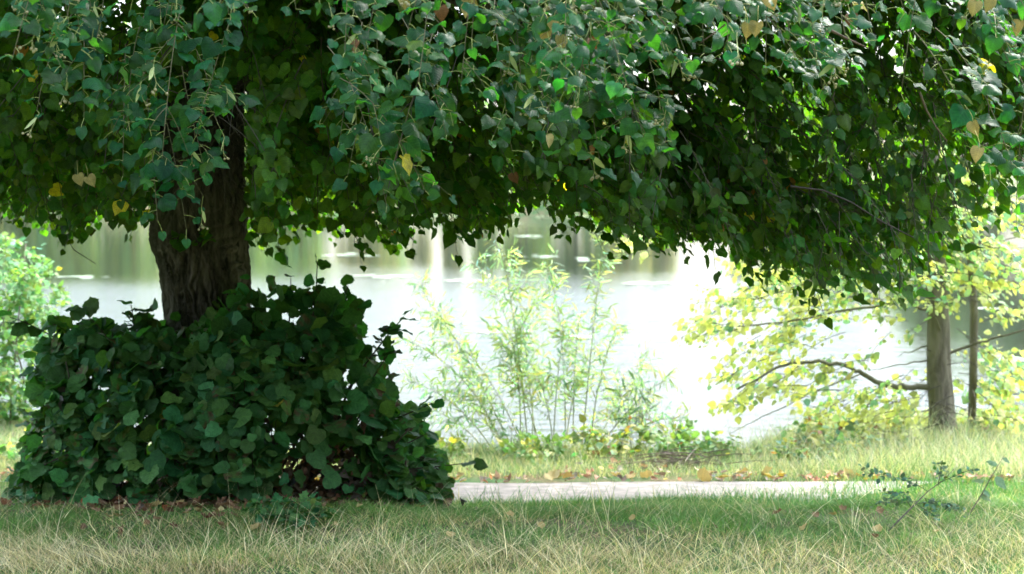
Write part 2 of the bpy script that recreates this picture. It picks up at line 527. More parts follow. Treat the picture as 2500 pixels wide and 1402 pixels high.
def add_leaves(B, pos, tip, nrm, size, col, shape=LINDEN, curl=(0.0, 0.35), fold=(-0.25, 0.25), wave=0.05, rag=0.0, edge=None, edge_p=0.0, width=(0.9, 1.1), dome=0.0):
    pos = np.asarray(pos, float); n = len(pos)
    if n == 0: return
    tip = nz(tip); nrm = np.asarray(nrm, float)
    nrm = nz(nrm - (nrm * tip).sum(1, keepdims=True) * tip)
    side = np.cross(tip, nrm)
    uv, q, t = shape
    k = len(uv)
    size = np.broadcast_to(np.asarray(size, float), (n,))
    U = np.tile(uv[None], (n, 1, 1)).copy()
    if rag:
        r = 1 + rag * (rng.random((n, k, 1)) - 0.65)
        c = np.array([0, 0.4])
        U = c + (U - c) * r
    u = U[..., 0] * rng.uniform(*width, (n, 1)); v = U[..., 1]
    cu = rng.uniform(*curl, (n, 1)); fo = rng.uniform(*fold, (n, 1)); ph = rng.uniform(0, 6.28, (n, 1))
    tw = rng.normal(0, 0.18, (n, 1))
    z = -dome * rng.uniform(0.2, 1.4, (n, 1)) * (u * u * 2.2 + 0.5 * (v - 0.4) ** 2) - cu * v * v + fo * np.abs(u) + wave * np.sin(v * 9 + ph + u * 5) * np.abs(u) * 2 + tw * u * v
    co = pos[:, None] + size[:, None, None] * (u[..., None] * side[:, None] + v[..., None] * tip[:, None] + z[..., None] * nrm[:, None])
    col = np.asarray(col, float)
    if col.ndim == 1: col = np.tile(col, (n, 1))
    C = np.tile(col[:, None], (1, k, 1))
    if edge is not None:
        has = (rng.random((n, 1)) < edge_p) * (np.abs(uv[None, :, 0]) > 0.22) * (rng.random((n, k)) < 0.6)
        C = C * (1 - has[..., None]) + np.asarray(edge) * has[..., None]
    base = (np.arange(n) * k)[:, None, None]
    luv = np.concatenate([np.tile(uv[None], (n, 1, 1)), np.tile(rng.random((n, 1, 1)), (1, k, 1))], -1).reshape(-1, 3)
    fs = [(q[None] + base).reshape(-1, q.shape[1])]
    if len(t): fs.append((t[None] + base).reshape(-1, 3))
    B.add(co.reshape(-1, 3), fs, C.reshape(-1, 3), luv)


def bez(A, C, B_, n):
    t = np.linspace(0, 1, n)[:, None]
    return A * (1 - t) ** 2 + 2 * C * t * (1 - t) + B_ * t * t


def polyat(pts, t):
    f = t * (len(pts) - 1); i = int(min(max(f, 0), len(pts) - 1.001)); u = f - i
    return pts[i] * (1 - u) + pts[i + 1] * u


class Leaves:
    def __init__(self): self.p, self.t, self.n, self.s = [], [], [], []
    def put(self, p, t, n, s): self.p.append(p); self.t.append(t); self.n.append(n); self.s.append(s)
    def arr(self): return np.array(self.p).reshape(-1, 3), np.array(self.t).reshape(-1, 3), np.array(self.n).reshape(-1, 3), np.array(self.s)


def spray(A, B_, out, LV, TW, size=0.08, step=0.05, sides=4, arch=0.25, sidelen=0.3, r0=0.004, start=0.2, pet=0.04,
          tcol=(0.07, 0.055, 0.035), pcol=(0.17, 0.21, 0.06), down=0.6, nrand=0.38, nup=0.95, nout=0.6, npts=9, keep=None, petiole=True, jitter=0.35):
    """A drooping twig from A to its tip B_ with side twigs; leaves on stalks stand left and right along each."""
    A = np.asarray(A, float); B_ = np.asarray(B_, float)
    L = np.linalg.norm(B_ - A)
    out = nz(out)
    C = (A + B_) / 2 + UP * L * arch + rng.normal(0, 0.05, 3) * L
    main = bez(A, C, B_, npts)
    tw = [(main, start, r0)]
    for k in range(sides):
        t = rng.uniform(max(0.1, start * 0.6), 0.92)
        p = polyat(main, t); d = nz(polyat(main, min(t + 0.1, 1)) - p + 1e-6)
        s = nz(np.cross(d, UP + rng.normal(0, 0.4, 3))) * (1 if k % 2 else -1)
        l = sidelen * L * rng.uniform(0.5, 1.15) * (1.1 - 0.5 * t)
        e = p + nz(d * 0.7 + s * 0.8 + out * 0.25 - UP * 0.35 * down + rng.normal(0, 0.2, 3)) * l
        tw.append((bez(p, (p + e) / 2 + UP * l * 0.15, e, 5), 0.15, r0 * 0.6))
    for pts, st, r in tw:
        if TW is not None:
            TW.tube(pts, np.linspace(r, r * 0.45, len(pts)), tcol, 4)
        l = np.linalg.norm(np.diff(pts, axis=0), axis=1).sum()
        m = max(2, int(l * (1 - st) / step))
        for k in range(m + 1):
            t = st + (1 - st) * (k + rng.uniform(-0.25, 0.25)) / m
            t = min(max(t, 0), 1)
            p = polyat(pts, t); d = nz(polyat(pts, min(t + 0.08, 1)) - polyat(pts, max(t - 0.08, 0)))
            s = nz(np.cross(d, out * 0.5 + UP)) * (1 if k % 2 else -1)
            if k == m: s = s * 0.15
            pd = nz(d * 0.45 + s * 0.8 + out * 0.25 + rng.normal(0, 0.25, 3))
            pe = p + pd * pet * rng.uniform(0.6, 1.3)
            sz = size * rng.uniform(0.5, 1.28) * (1 - 0.25 * (t > 0.93))
            td = nz(pd * 0.8 - UP * down * 0.75 + out * 0.3 + rng.normal(0, jitter * 1.2, 3))
            if keep is not None and not keep(pe + td * sz * 0.6): continue
            LV.put(pe, td, out * nout + UP * nup + rng.normal(0, nrand, 3), sz)
            if TW is not None and petiole:
                TW.tube(bez(p, (p + pe) / 2 + UP * 0.006, pe, 3), [0.0016, 0.0012, 0.0014], pcol, 3)


def greens(n, base, var=0.25, yel=0.0, yc=(0.42, 0.33, 0.06), br=0.0, bc=(0.20, 0.09, 0.03), warm=0.15):
    base = np.asarray(base, float)
    k = np.exp(rng.normal(0, var, (n, 1)))
    c = base * k
    w = rng.normal(0, warm, n)
    c[:, 0] *= np.exp(w * 1.5); c[:, 2] *= np.exp(-w)
    r = rng.random(n)
    c[r < yel] = np.asarray(yc) * rng.uniform(0.7, 1.15, ((r < yel).sum(), 1))
    m = (r > 1 - br)
    c[m] = np.asarray(bc) * rng.uniform(0.7, 1.4, (m.sum(), 1))
    return c


# ------------------------------------------------------------------ the linden: trunk
TY = 12.35
TB = at_ground(P(500, 1000, TY)[0], TY)
linden = thing('linden_tree', 'big old linden with furrowed dark trunk and low drooping crown', 'tree', TB)
# outline of the trunk as seen: height pixel, left pixel, right pixel
tr_y = [-900, -300, 0, 200, 300, 450, 540, 575, 600, 640, 700, 780, 900, 1050, 1180, 1260]
tr_l = [395, 388, 385, 383, 381, 376, 373, 370, 374, 388, 398, 408, 405, 398, 380, 345]
tr_r = [560, 572, 580, 587, 590, 594, 598, 600, 602, 604, 606, 606, 612, 624, 645, 680]
rows = np.concatenate([np.linspace(1260, 100, 300), np.linspace(90, -900, 30)])
SD = 220
th = np.arange(SD) * 2 * math.pi / SD
vs, cs = [], []
for py in rows:
    l, r = np.interp(-py, [-q for q in tr_y[::-1]], tr_l[::-1]), np.interp(-py, [-q for q in tr_y[::-1]], tr_r[::-1])
    c = P((l + r) / 2, py, TY); rad = (r - l) / 2 / F * TY
    z = c[2]
    a = th + 0.22 * np.sin(z * 3.1 + th * 2) + 0.12 * np.sin(z * 9 + th * 5)
    # furrowed plates: ridges that run up the trunk, break and fork
    zz_ = np.full(SD, z)
    ph_ = a * 19 + 5.0 * (noise2(a * 4, zz_ * 6.5, 4) - 0.5) + 3.0 * (noise2(a * 9, zz_ * 14, 44) - 0.5)
    rid = 1 - np.abs(np.sin(ph_)) ** 0.6
    rid = 1 - rid
    brk = noise2(a * 8 + 40, zz_ * 11, 11)
    rid = np.clip(rid * (0.55 + 0.75 * brk), 0, 1) * smooth(0.12, 0.3, noise2(a * 10, zz_ * 8, 13))
    fine = noise2(a * 40, np.full(SD, z * 60), 21)
    scar = np.exp(-(((a - 4.78) / 0.42) ** 2 + ((z - P(500, 480, TY)[2]) / 0.21) ** 2))     # a smooth healed scar facing the meadow
    amp = 0.030 * (1 - 0.85 * scar)
    dr = amp * (rid - 0.5) + 0.010 * (fine - 0.5) + 0.012 * scar
    lump = 0.022 * (noise2(th * 1.2 + 5, np.full(SD, z * 2.0), 31) - 0.5)
    R = rad + dr + lump
    vs.append(np.stack([c[0] + R * np.cos(th), c[1] + R * np.sin(th), np.full(SD, z)], -1))
    moss = np.clip(0.55 * (-np.cos(th)) * (0.4 + noise2(th * 3, np.full(SD, z * 3), 6)) - 0.05, 0, 0.6)
    cs.append(np.stack([moss, rid * 0 + 0.1, scar], -1))
b = MB()
n = len(rows)
i = np.arange(n - 1)[:, None] * SD; j = np.arange(SD)[None]; j2 = (j + 1) % SD
b.add(np.vstack(vs), [np.stack([i + j, i + j2, i + SD + j2, i + SD + j], -1).reshape(-1, 4)], np.vstack(cs))
b.build('trunk', M_BARK, linden)
TOP = P(478, -900, TY)
TX = P(490, 400, TY)[0]

# limbs
LIMB = (0.05, 0.045, 0.035)
for (A, C, B_, r) in [
    (P(480, -60, TY), P(900, -420, 11.2), V(1.2, 8.4, 3.7), 0.10),
    (P(500, -250, TY), P(1100, -600, 12.6), V(3.4, 13.0, 4.0), 0.12),
    (P(470, -150, TY), P(200, -500, 11), V(-3.9, 8.6, 4.0), 0.10),
    (P(480, -300, TY), P(500, -700, 13.5), V(-1.4, 16.4, 4.2), 0.10),
    (P(485, -450, TY), P(300, -900, 12.6), V(-6.2, 13.5, 4.6), 0.10),
    (TOP, TOP + V(0.2, 0.2, 2.5), V(-1.6, 12.6, 9.0), 0.17),
    (P(540, 80, TY), P(1300, 120, 11.4), P(2250, 590, 10.9), 0.045),
    (P(520, 60, TY), P(900, -60, 10), P(1500, 60, 8.4), 0.045),
]:
    b = MB(); b.tube(bez(np.asarray(A), np.asarray(C), np.asarray(B_), 16), np.linspace(r, r * 0.22, 16), (0.1, 0.1, 0.1), 10)
    b.build('limb', M_BARK, linden)

# ------------------------------------------------------------------ the linden: near hanging branches, each with its own leaves and fruit
LIN = (0.017, 0.070, 0.031)  # teal cast of the sky light put into the near leaf colour
TRC = V(TX, TY, 0)


def outdir(p):
    d = np.asarray(p, float) - TRC
    d[2] = 0
    return nz(d)


front_bottom = lerp_profile(
    [-400, 0, 120, 200, 260, 330, 400, 450, 500, 560, 640, 740, 800, 870, 940, 1000, 1060, 1130, 1200, 1300, 1380, 1450, 1520, 1580, 1640, 1700, 1800, 1900, 2050, 2150, 2230, 2300, 2380, 2440, 2500, 2900],
    [300, 270, 300, 330, 380, 450, 470, 300, 160, 120, 130, 170, 260, 400, 440, 440, 400, 300, 310, 300, 300, 330, 390, 370, 320, 230, 170, 190, 220, 210, 230, 280, 400, 420, 400, 400])
# bare fruit clusters, three shapes shared by all copies
seed_meshes = []
for k in range(3):
    b = MB()
    b.tube(bez(V(0, 0, 0), V(0.005, 0, -0.02), V(0.0, 0.004, -0.05), 4), [0.0011] * 4, (0.30, 0.32, 0.12), 3)
    for q in range(rng.integers(3, 6)):
        e = V(rng.normal(0, 0.012), rng.normal(0, 0.012), -0.062 - rng.random() * 0.014)
        b.tube(bez(V(0, 0.004, -0.05), V(0, 0.004, -0.055), e, 3), [0.0008] * 3, (0.30, 0.32, 0.12), 3)
        u = np.linspace(0, math.pi, 5)[1:-1]; w = np.arange(6) * math.pi / 3
        vv = np.array([[math.sin(a_) * math.cos(c_), math.sin(a_) * math.sin(c_), math.cos(a_)] for a_ in u for c_ in w] + [[0, 0, 1], [0, 0, -1]]) * 0.0042 + e
        fq = np.array([[r_ * 6 + c_, r_ * 6 + (c_ + 1) % 6, r_ * 6 + 6 + (c_ + 1) % 6, r_ * 6 + 6 + c_] for r_ in range(2) for c_ in range(6)])
        ft = np.array([[c_, 18, (c_ + 1) % 6] for c_ in range(6)] + [[12 + c_, 12 + (c_ + 1) % 6, 19] for c_ in range(6)])
        b.add(vv, [fq, ft], (0.30, 0.27, 0.14))
    add_leaves(b, [V(0, 0, -0.008)], [V(0.5, 0.2, -0.8)], [V(0.3, -0.9, 0.2)], 0.058, (0.30, 0.35, 0.14), LANCE, width=(1.3, 1.4))
    o = b.build('seed_cluster', M_SEED)
    seed_meshes.append(o.data)
    bpy.data.objects.remove(o)


def bare_trunk(q):
    x_, y_ = proj(q)
    return not (392 < x_ < 625 and y_ > 130 + 30 * math.sin(x_ * 0.06))


def near_branch(tip, ln=0.75, lean=0.5, size=0.082, sides=4, seeds=2, col=LIN, step=0.045, keep=None):
    tip = np.asarray(tip, float)
    o = outdir(tip)
    A = tip - o * ln * lean * rng.uniform(0.7, 1.2) + UP * ln * rng.uniform(0.65, 1.0) + V(rng.normal(0, 0.22) * ln, 0, 0)
    LV = Leaves(); TW = MB()
    spray(A, tip, o, LV, TW, size=size, step=step, sides=sides, arch=0.22, sidelen=0.42, r0=0.0028, start=0.12,
          tcol=(0.11, 0.10, 0.045), pcol=(0.27, 0.31, 0.09), keep=keep)
    br = TW.build('branch', M_TWIG, linden)
    p, t, nn, s = LV.arr()
    b = MB(); add_leaves(b, p, t, nn, s, greens(len(p), col, 0.24, 0.002), curl=(-0.25, 0.5), fold=(-0.15, 0.5), dome=0.5, wave=0.13, width=(0.88, 1.22))
    b.build('foliage', M_LEAF, br)
    for k in range(seeds):
        q = p[rng.integers(0, len(p))]
        c = bpy.data.objects.new('seed_cluster', seed_meshes[rng.integers(0, 3)])
        S.collection.objects.link(c)
        c.parent = br
        c.location = [float(w) for w in (q + o * 0.02 - ORIGIN[linden.name])]
        c.rotation_euler = (rng.normal(0, 0.25), rng.normal(0, 0.25), rng.uniform(0, 6.28))
        c.scale = [rng.uniform(1.0, 1.5)] * 3


# the tips that stand out against the dark inside of the crown
for (px, py, Y) in [(385, 545, 8.0), (455, 560, 8.1), (500, 415, 8.2), (480, 330, 7.6), (530, 300, 7.7), (300, 430, 8.0), (205, 290, 7.3), (90, 270, 7.2),
                    (945, 505, 7.4), (1040, 470, 7.3), (960, 400, 7.3), (830, 345, 7.8), (1090, 330, 7.2), (1250, 370, 7.6), (1335, 300, 7.1),
                    (1465, 400, 7.4), (1540, 400, 7.4), (1640, 350, 7.4), (1570, 330, 7.3), (2200, 230, 7.3), (2010, 220, 7.4), (2420, 420, 7.2), (2470, 400, 7.2), (2480, 520, 7.6)]:
    near_branch(P(px, py, Y), ln=rng.uniform(0.45, 0.7), sides=3, seeds=1, size=0.066, step=0.042)
k = 0
while k < 100:
    px = rng.uniform(-350, 2850)
    fb = float(front_bottom(px))
    py = rng.uniform(-90, fb - 25)
    Y = rng.uniform(6.2, 7.7)
    # a gap before the trunk and darker bays where nothing near hangs
    if 400 < px < 700 and py > 60: continue
    near_branch(P(px, py, Y), ln=rng.uniform(0.55, 0.85), sides=5, seeds=2 if rng.random() < 0.7 else 0, size=0.054, step=0.04, keep=bare_trunk)
    k += 1

# single turned leaves that show yellow or brown
for (px, py, Y, yl) in [(1352, 68, 6.9, 1), (1366, 112, 6.9, 1), (1340, 90, 7.0, 1), (2382, 26, 6.8, 1), (2420, 18, 6.8, 1), (2392, 385, 6.9, 1), (2376, 320, 7.1, 1), (1145, 32, 7.0, 1), (1140, 8, 7.0, 1), (985, 12, 7.0, 1),
                        (1880, 14, 6.8, 1), (1825, 80, 6.9, 1), (1850, 78, 6.9, 1), (875, 122, 7.6, 0), (1442, 116, 7.1, 0), (2075, 60, 7.0, 0), (1075, 40, 7.0, 0), (190, 445, 8.6, 1), (215, 450, 8.6, 1), (2490, 75, 6.9, 1), (1335, 350, 8.3, 1), (1255, 440, 9.5, 0)]:
    p = P(px, py, Y)
    b = MB()
    add_leaves(b, [p + UP * 0.03], [V(rng.normal(0, 0.4), -0.2, -1)], [V(rng.normal(0, 0.5), -1, 0.3)], 0.05, np.array([(0.25, 0.21, 0.07) if yl else (0.14, 0.065, 0.025)]), curl=(0.1, 0.5), fold=(0.1, 0.6) if yl else (0.5, 1.0))
    b.tube(bez(p + UP * 0.03, p + UP * 0.06, p + UP * 0.09 + V(rng.normal(0, 0.02), 0.03, 0), 4), [0.0012] * 4, (0.3, 0.3, 0.1), 3)
    o = b.build('yellow_leaf' if yl else 'brown_leaf', M_DRY, linden)

# ------------------------------------------------------------------ the linden: inner and far crown
mid_bottom = lerp_profile(
    [-600, 0, 60, 150, 180, 260, 350, 600, 640, 700, 800, 850, 900, 1000, 1060, 1090, 1150, 1225, 1260, 1330, 1410, 1470, 1560, 1640, 1700, 1760, 1830, 1900, 1980, 2050, 2120, 2200, 2260, 2340, 2400, 2450, 2500, 3000],
    [520, 530, 560, 560, 590, 550, 540, 560, 620, 585, 570, 600, 590, 610, 540, 560, 580, 575, 520, 505, 545, 560, 590, 610, 590, 600, 650, 640, 690, 670, 690, 690, 660, 600, 540, 490, 440, 440])
LV = Leaves(); TW = MB()


def clear_of_trunk(q):
    px, py = proj(q)
    if q[1] < 12.7 and 372 < px < 612 and py > 215 + 40 * math.sin(px * 0.05): return False
    if py > mid_bottom(px) - 14 + 55 * noise2(px * 0.022, q[1] * 2.0, 88): return False
    return True


def crown_radius(p):
    dy = p[1] - TY
    return math.hypot(p[0] - TX, dy * (1.45 if dy > 0 else 1.0))


k = 0
while k < 2150:
    px = rng.uniform(-500, 3000) if k < 1450 else (rng.uniform(1450, 2950) if k < 1850 else rng.uniform(560, 1050))
    Y = rng.uniform(8.3, 17.6)
    mb = float(mid_bottom(px))
    edge = rng.random() < 0.34
    py = mb - (abs(rng.normal(0, 40)) if edge else rng.uniform(40, mb + 160))
    if Y > 13.2 and rng.random() < 0.45: Y = rng.uniform(9.5, 13.2)
    if px > 1600 and Y < 9.8: Y = rng.uniform(9.8, 12.5)
    if k >= 1450 and Y < 10.2: Y = rng.uniform(10.2, 14.0)
    if k >= 1850: py = rng.uniform(0, 330)
    if edge and Y < 9.6: continue
    p = P(px, py, Y)
    if crown_radius(p) > 6.5: continue
    if px > 2050 and py > 400 and rng.random() < 0.25 + 0.5 * smooth(2050, 2400, px): continue
    o = outdir(p)
    ln = rng.uniform(0.5, 1.0)
    A = p - o * ln * rng.uniform(0.2, 0.7) + UP * ln * rng.uniform(0.5, 0.9) + V(rng.normal(0, 0.3), rng.normal(0, 0.2), 0) * ln
    spray(A, p, o, LV, TW, size=0.064, step=0.043, sides=4, arch=0.2, sidelen=0.36, r0=0.004, start=0.1, nrand=0.45, nup=0.12 if Y < 11 else 0.5, nout=0.9, down=1.15, keep=clear_of_trunk,
          petiole=edge, tcol=(0.05, 0.04, 0.028), pcol=(0.14, 0.17, 0.05))
    k += 1
# tips hanging alone below the skirt
for (px, py, Y) in [(640, 645, 11.2), (620, 600, 11.3), (995, 640, 11), (930, 615, 11), (840, 600, 11), (1225, 590, 10.8), (1100, 590, 10.8), (1460, 560, 10.4), (1595, 630, 10.4), (1625, 600, 10.4), (1745, 680, 10.2), (1750, 590, 10.4),
                    (1985, 770, 10), (2005, 740, 10), (2010, 795, 10), (1825, 670, 10.3), (1940, 680, 10.3), (2195, 750, 10), (2200, 715, 10), (2110, 680, 10.2), (170, 600, 11.4), (1230, 575, 11), (2360, 620, 10.6), (2285, 640, 10.4)]:
    p = P(px, py, Y); o = outdir(p)
    A = p + UP * rng.uniform(0.3, 0.45) - o * 0.12 + V(rng.normal(0, 0.06), 0, 0)
    spray(A, p + UP * 0.06, o, LV, TW, size=0.078, step=0.075, sides=1, arch=0.1, sidelen=0.3, r0=0.0028, start=0.35, nrand=0.6,
          tcol=(0.05, 0.04, 0.028), pcol=(0.14, 0.17, 0.05))
for k in range(75):
    px = rng.uniform(-350, 2450); Y = rng.uniform(9.8, 13.4)
    if 330 < px < 640 and Y < 12.8: continue
    p = P(px, float(mid_bottom(px)) + rng.uniform(-15, 50), Y); o = outdir(p)
    spray(p + UP * rng.uniform(0.25, 0.45) - o * 0.1 + V(rng.normal(0, 0.08), 0, 0), p, o, LV, TW, size=0.072, step=0.07, sides=1, arch=0.1, sidelen=0.35, r0=0.0026, start=0.3, nrand=0.6,
          tcol=(0.05, 0.04, 0.028), pcol=(0.14, 0.17, 0.05))
p, t, nn, s = LV.arr()
b = MB()
add_leaves(b, p, t, nn, s, greens(len(p), (0.034, 0.082, 0.016), 0.28, 0.003, br=0.003), curl=(-0.15, 0.5), fold=(-0.2, 0.5), dome=0.35, wave=0.1, width=(0.85, 1.18))  # yellower than the near leaves: backlit glow put into the colour
print('inner crown leaves', len(p))
# the dome of the crown above the picture
nd_ = 100000
ph = rng.uniform(0, 2 * math.pi, nd_); zz = rng.uniform(0, 1, nd_)
zt = 2.4 + 8.2 * zz
rr = (5.5 - 0.6 * np.clip(-np.sin(ph), 0, 1)) * np.sqrt(np.clip(1 - ((zt - 3.0) / 7.8) ** 2, 0.02, 1)) * (0.82 + 0.22 * noise2(ph * 3, zt * 1.1, 14)) * np.sqrt(rng.uniform(0.3, 1.0, nd_))
q = np.stack([TX + rr * np.cos(ph), TY + rr * np.sin(ph) * np.where(np.sin(ph) > 0, 0.68, 1.0), zt], -1)
qx, qy = proj(q)
ok = (qy < -110) & ((np.sin(ph) < 0.1) | (rng.random(nd_) < 0.42))        # unseen lake side thinned so back light reaches the inner leaves
q = q[ok]; ph = ph[ok]; m_ = len(q)
o_ = np.stack([np.cos(ph), np.sin(ph), 0 * ph], -1)
add_leaves(b, q, o_ * 0.4 - UP * 0.7 + rng.normal(0, 0.35, (m_, 3)), o_ * 0.6 + UP * 0.8 + rng.normal(0, 0.4, (m_, 3)), rng.uniform(0.13, 0.2, m_), greens(m_, (0.028, 0.080, 0.022), 0.22), SIMPLE)
b.build('crown', M_LEAF, linden)
TW.build('twigs', M_TWIG, linden)

# a few dark inner twigs one can follow with the eye
for pts, Y, r in [([(1930, 455), (2010, 465), (2080, 495), (2150, 540), (2230, 580)], 9.8, 0.006), ([(2245, 225), (2262, 270), (2285, 310), (2312, 345)], 7.5, 0.0045), ([(2030, 75), (2075, 98), (2120, 118)], 6.9, 0.005),
                  ([(1580, 0), (1600, 30), (1625, 62)], 7.6, 0.007), ([(95, 440), (120, 500), (150, 560), (180, 610), (235, 645)], 12.0, 0.004), ([(1770, 60), (1745, 80), (1710, 105)], 6.9, 0.003)]:
    b = MB(); pp = np.array([P(x, y, Y) for x, y in pts])
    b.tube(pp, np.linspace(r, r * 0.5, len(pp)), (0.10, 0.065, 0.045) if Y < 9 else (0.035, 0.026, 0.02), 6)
    b.build('twig', M_TWIG, linden)
# the tuft of young leaves on the trunk
LV = Leaves(); TW = MB()
for (px, py) in [(435, 590), (450, 605), (470, 605), (490, 590), (505, 580), (510, 600), (440, 615), (430, 600)]:
    p = P(px, py, TY - 0.34)
    spray(P(470, 625, TY - 0.26), p + UP * 0.03, V(0, -1, 0), LV, TW, size=0.06, step=0.2, sides=0, r0=0.002, start=0.85, pet=0.02, arch=0.1)
br = TW.build('sprout', M_TWIG, linden)
p, t, nn, s = LV.arr(); b = MB(); add_leaves(b, p, t, nn, s, greens(len(p), (0.05, 0.12, 0.035), 0.15)); b.build('foliage', M_LEAF, br)

# ------------------------------------------------------------------ the bush of shoots round the trunk foot
bush_top = lerp_profile([20, 60, 100, 130, 170, 200, 300, 380, 450, 520, 560, 620, 700, 780, 840, 880, 930, 960, 1000, 1040, 1062, 1090],
                        [1215, 1120, 960, 830, 775, 765, 775, 785, 800, 760, 720, 725, 700, 672, 740, 820, 880, 950, 1000, 1050, 1120, 1215])
bush = thing('shoot_bush', 'dense dark green bush of broad leaved shoots around the linden trunk foot', 'bush', at_ground(P(540, 1000, TY)[0], TY - 0.3))
BY = 12.0
fr_low = lambda px, w: w < 0.24 * math.exp(-((px - 440) / 190) ** 2) * (0.6 + 0.8 * noise2(px * 0.03, 4.0, 33)) + 0.02 and rng.random() < 0.92
LV = Leaves()
NEED = 170
BT = MB()
while NEED > 0 or len(LV.p) < 3300:
    px = rng.uniform(30, 1085)
    pyt = float(bush_top(px)) + 40 * (noise2(px * 0.025, 2.0, 9) - 0.4)
    top = P(px, pyt, BY)
    zt = top[2]; zb = float(ground_z(top[0], 11.3))
    if zt - zb < 0.05: continue
    w = rng.random() ** 0.8
    z = zb + (zt - zb) * w
    if 200 < px < 680 and fr_low(px, w): continue
    hf = math.sqrt(max(0.0, 1 - w ** 2.4))
    side = abs(px - 555) / 530
    dep = (1.0 * math.sqrt(max(0.05, 1 - side ** 2))) * hf
    fr = rng.random() < 0.72
    y = BY - dep * rng.uniform(0.72, 1.05) if fr else BY + dep * rng.uniform(-0.9, 0.9)
    p = P(px, 1000, y); p[2] = z
    # thin, withered place low on the right
    if 650 < px < 935 and w < 0.42 and fr and rng.random() < 0.8: continue
    if fr and noise2(px * 0.021, z * 9, 77) < 0.2: continue
    o = nz(V((px - 555) / 530 * 1.0, -1.0 if y < BY else 0.6, 0.25))
    tip = nz(o * 0.2 - UP * 0.55 + rng.normal(0, 0.6, 3))
    if NEED > 0:
        if not fr: continue
        NEED -= 1
        a_ = p - o * rng.uniform(0.15, 0.3) - UP * rng.uniform(0.15, 0.4); a_[2] = max(a_[2], zb + 0.02)
        spray(a_, p, o * 0.7 + UP * 0.2, LV, BT, size=rng.uniform(0.085, 0.115), step=0.055, sides=2, arch=0.12, sidelen=0.4, r0=0.004, start=0.25, pet=0.03, down=0.5, nrand=0.3, nup=0.45, nout=1.0,
              tcol=(0.06, 0.05, 0.03), pcol=(0.10, 0.10, 0.04))
        continue
    if fr and rng.random() < 0.5: continue
    LV.put(p, tip, o * 0.9 + UP * 0.4 + rng.normal(0, 0.27, 3), rng.uniform(0.05, 0.115))
SHOOTS = []
# shoots that stick out of the outline
for (b0, tp, Y) in [((760, 900), (775, 640), 11.9), ((800, 860), (850, 700), 11.9), ((820, 900), (880, 745), 11.8), ((850, 950), (985, 775), 11.7), ((860, 1000), (950, 860), 11.6), ((900, 1050), (1055, 985), 11.5), ((930, 1120), (1040, 1060), 11.4),
                    ((960, 1150), (1150, 1130), 11.5), ((230, 900), (25, 775), 11.9), ((250, 900), (130, 790), 11.9), ((280, 860), (200, 760), 11.8), ((330, 880), (320, 745), 11.8), ((340, 840), (370, 745), 11.9),
                    ((180, 1000), (75, 880), 11.7), ((170, 1050), (70, 1010), 11.7), ((200, 1100), (50, 1170), 11.4), ((700, 850), (710, 680), 11.8), ((600, 900), (590, 680), 11.75), ((150, 1100), (60, 1090), 11.5), ((980, 1180), (1045, 1205), 11.35)]:
    A = P(*b0, Y); B_ = P(*tp, Y)
    TW = MB(); SHOOTS.append(TW)
    spray(A, B_, nz(B_ - A) * 0.6 + V(0, -0.6, 0.1), LV, TW, size=0.09, step=0.055, sides=2, arch=0.05, sidelen=0.3, r0=0.0065, start=0.25, pet=0.02, nrand=0.5, jitter=0.45,
          tcol=(0.05, 0.04, 0.025), pcol=(0.12, 0.12, 0.05))
p, t, nn, s = LV.arr()
b = MB()
add_leaves(b, p, t, nn, s, greens(len(p), (0.052, 0.142, 0.040), 0.28, 0.003, br=0.0), ROUND, curl=(-0.05, 0.25), fold=(-0.12, 0.22), wave=0.07, rag=0.13, edge=(0.10, 0.07, 0.035), edge_p=0.09, width=(1.0, 1.25))
b.build('foliage', M_BUSH, bush)
for TW in SHOOTS: TW.build('shoot', M_TWIG, bush)
BT.build('twigs', M_TWIG, bush)
for k in range(34):
    a = rng.uniform(-0.9, 0.9)
    x0 = TX + 0.05 + a * 0.75
    base = at_ground(x0, BY - 0.25 + rng.normal(0, 0.18))
    px = 555 + a * 500 + rng.normal(0, 40)
    tp = P(px, float(bush_top(min(max(px, 80), 1040))) + rng.uniform(30, 160), BY - rng.uniform(0.0, 0.6))
    b = MB(); b.tube(bez(base, base * 0.4 + tp * 0.6 - V(0, 0, 0.1), tp, 8), np.linspace(0.012, 0.004, 8) * rng.uniform(0.6, 1.2), (0.075, 0.06, 0.042), 6)
    b.build('stem', M_TWIG, bush)
# withered leaves hanging inside, low
m_ = 900
pp = []
for k in range(m_):
    px = rng.choice([rng.normal(800, 100), rng.uniform(150, 1000)]); y = 11.35 + abs(rng.normal(0, 0.5))
    q = at_ground(P(px, 1000, y)[0], y); q[2] += abs(rng.normal(0, 0.24)); pp.append(q)
b = MB(); add_leaves(b, pp, rng.normal(0, 0.6, (m_, 3)) - UP * 0.5, rng.normal(0, 0.7, (m_, 3)) - V(0, 1, 0), rng.uniform(0.03, 0.07, m_), greens(m_, (0.11, 0.07, 0.045), 0.4), curl=(0.2, 0.9), fold=(0.2, 0.9), rag=0.3)
tag(b.build('withered_leaves', M_DRY, bush), kind=None)

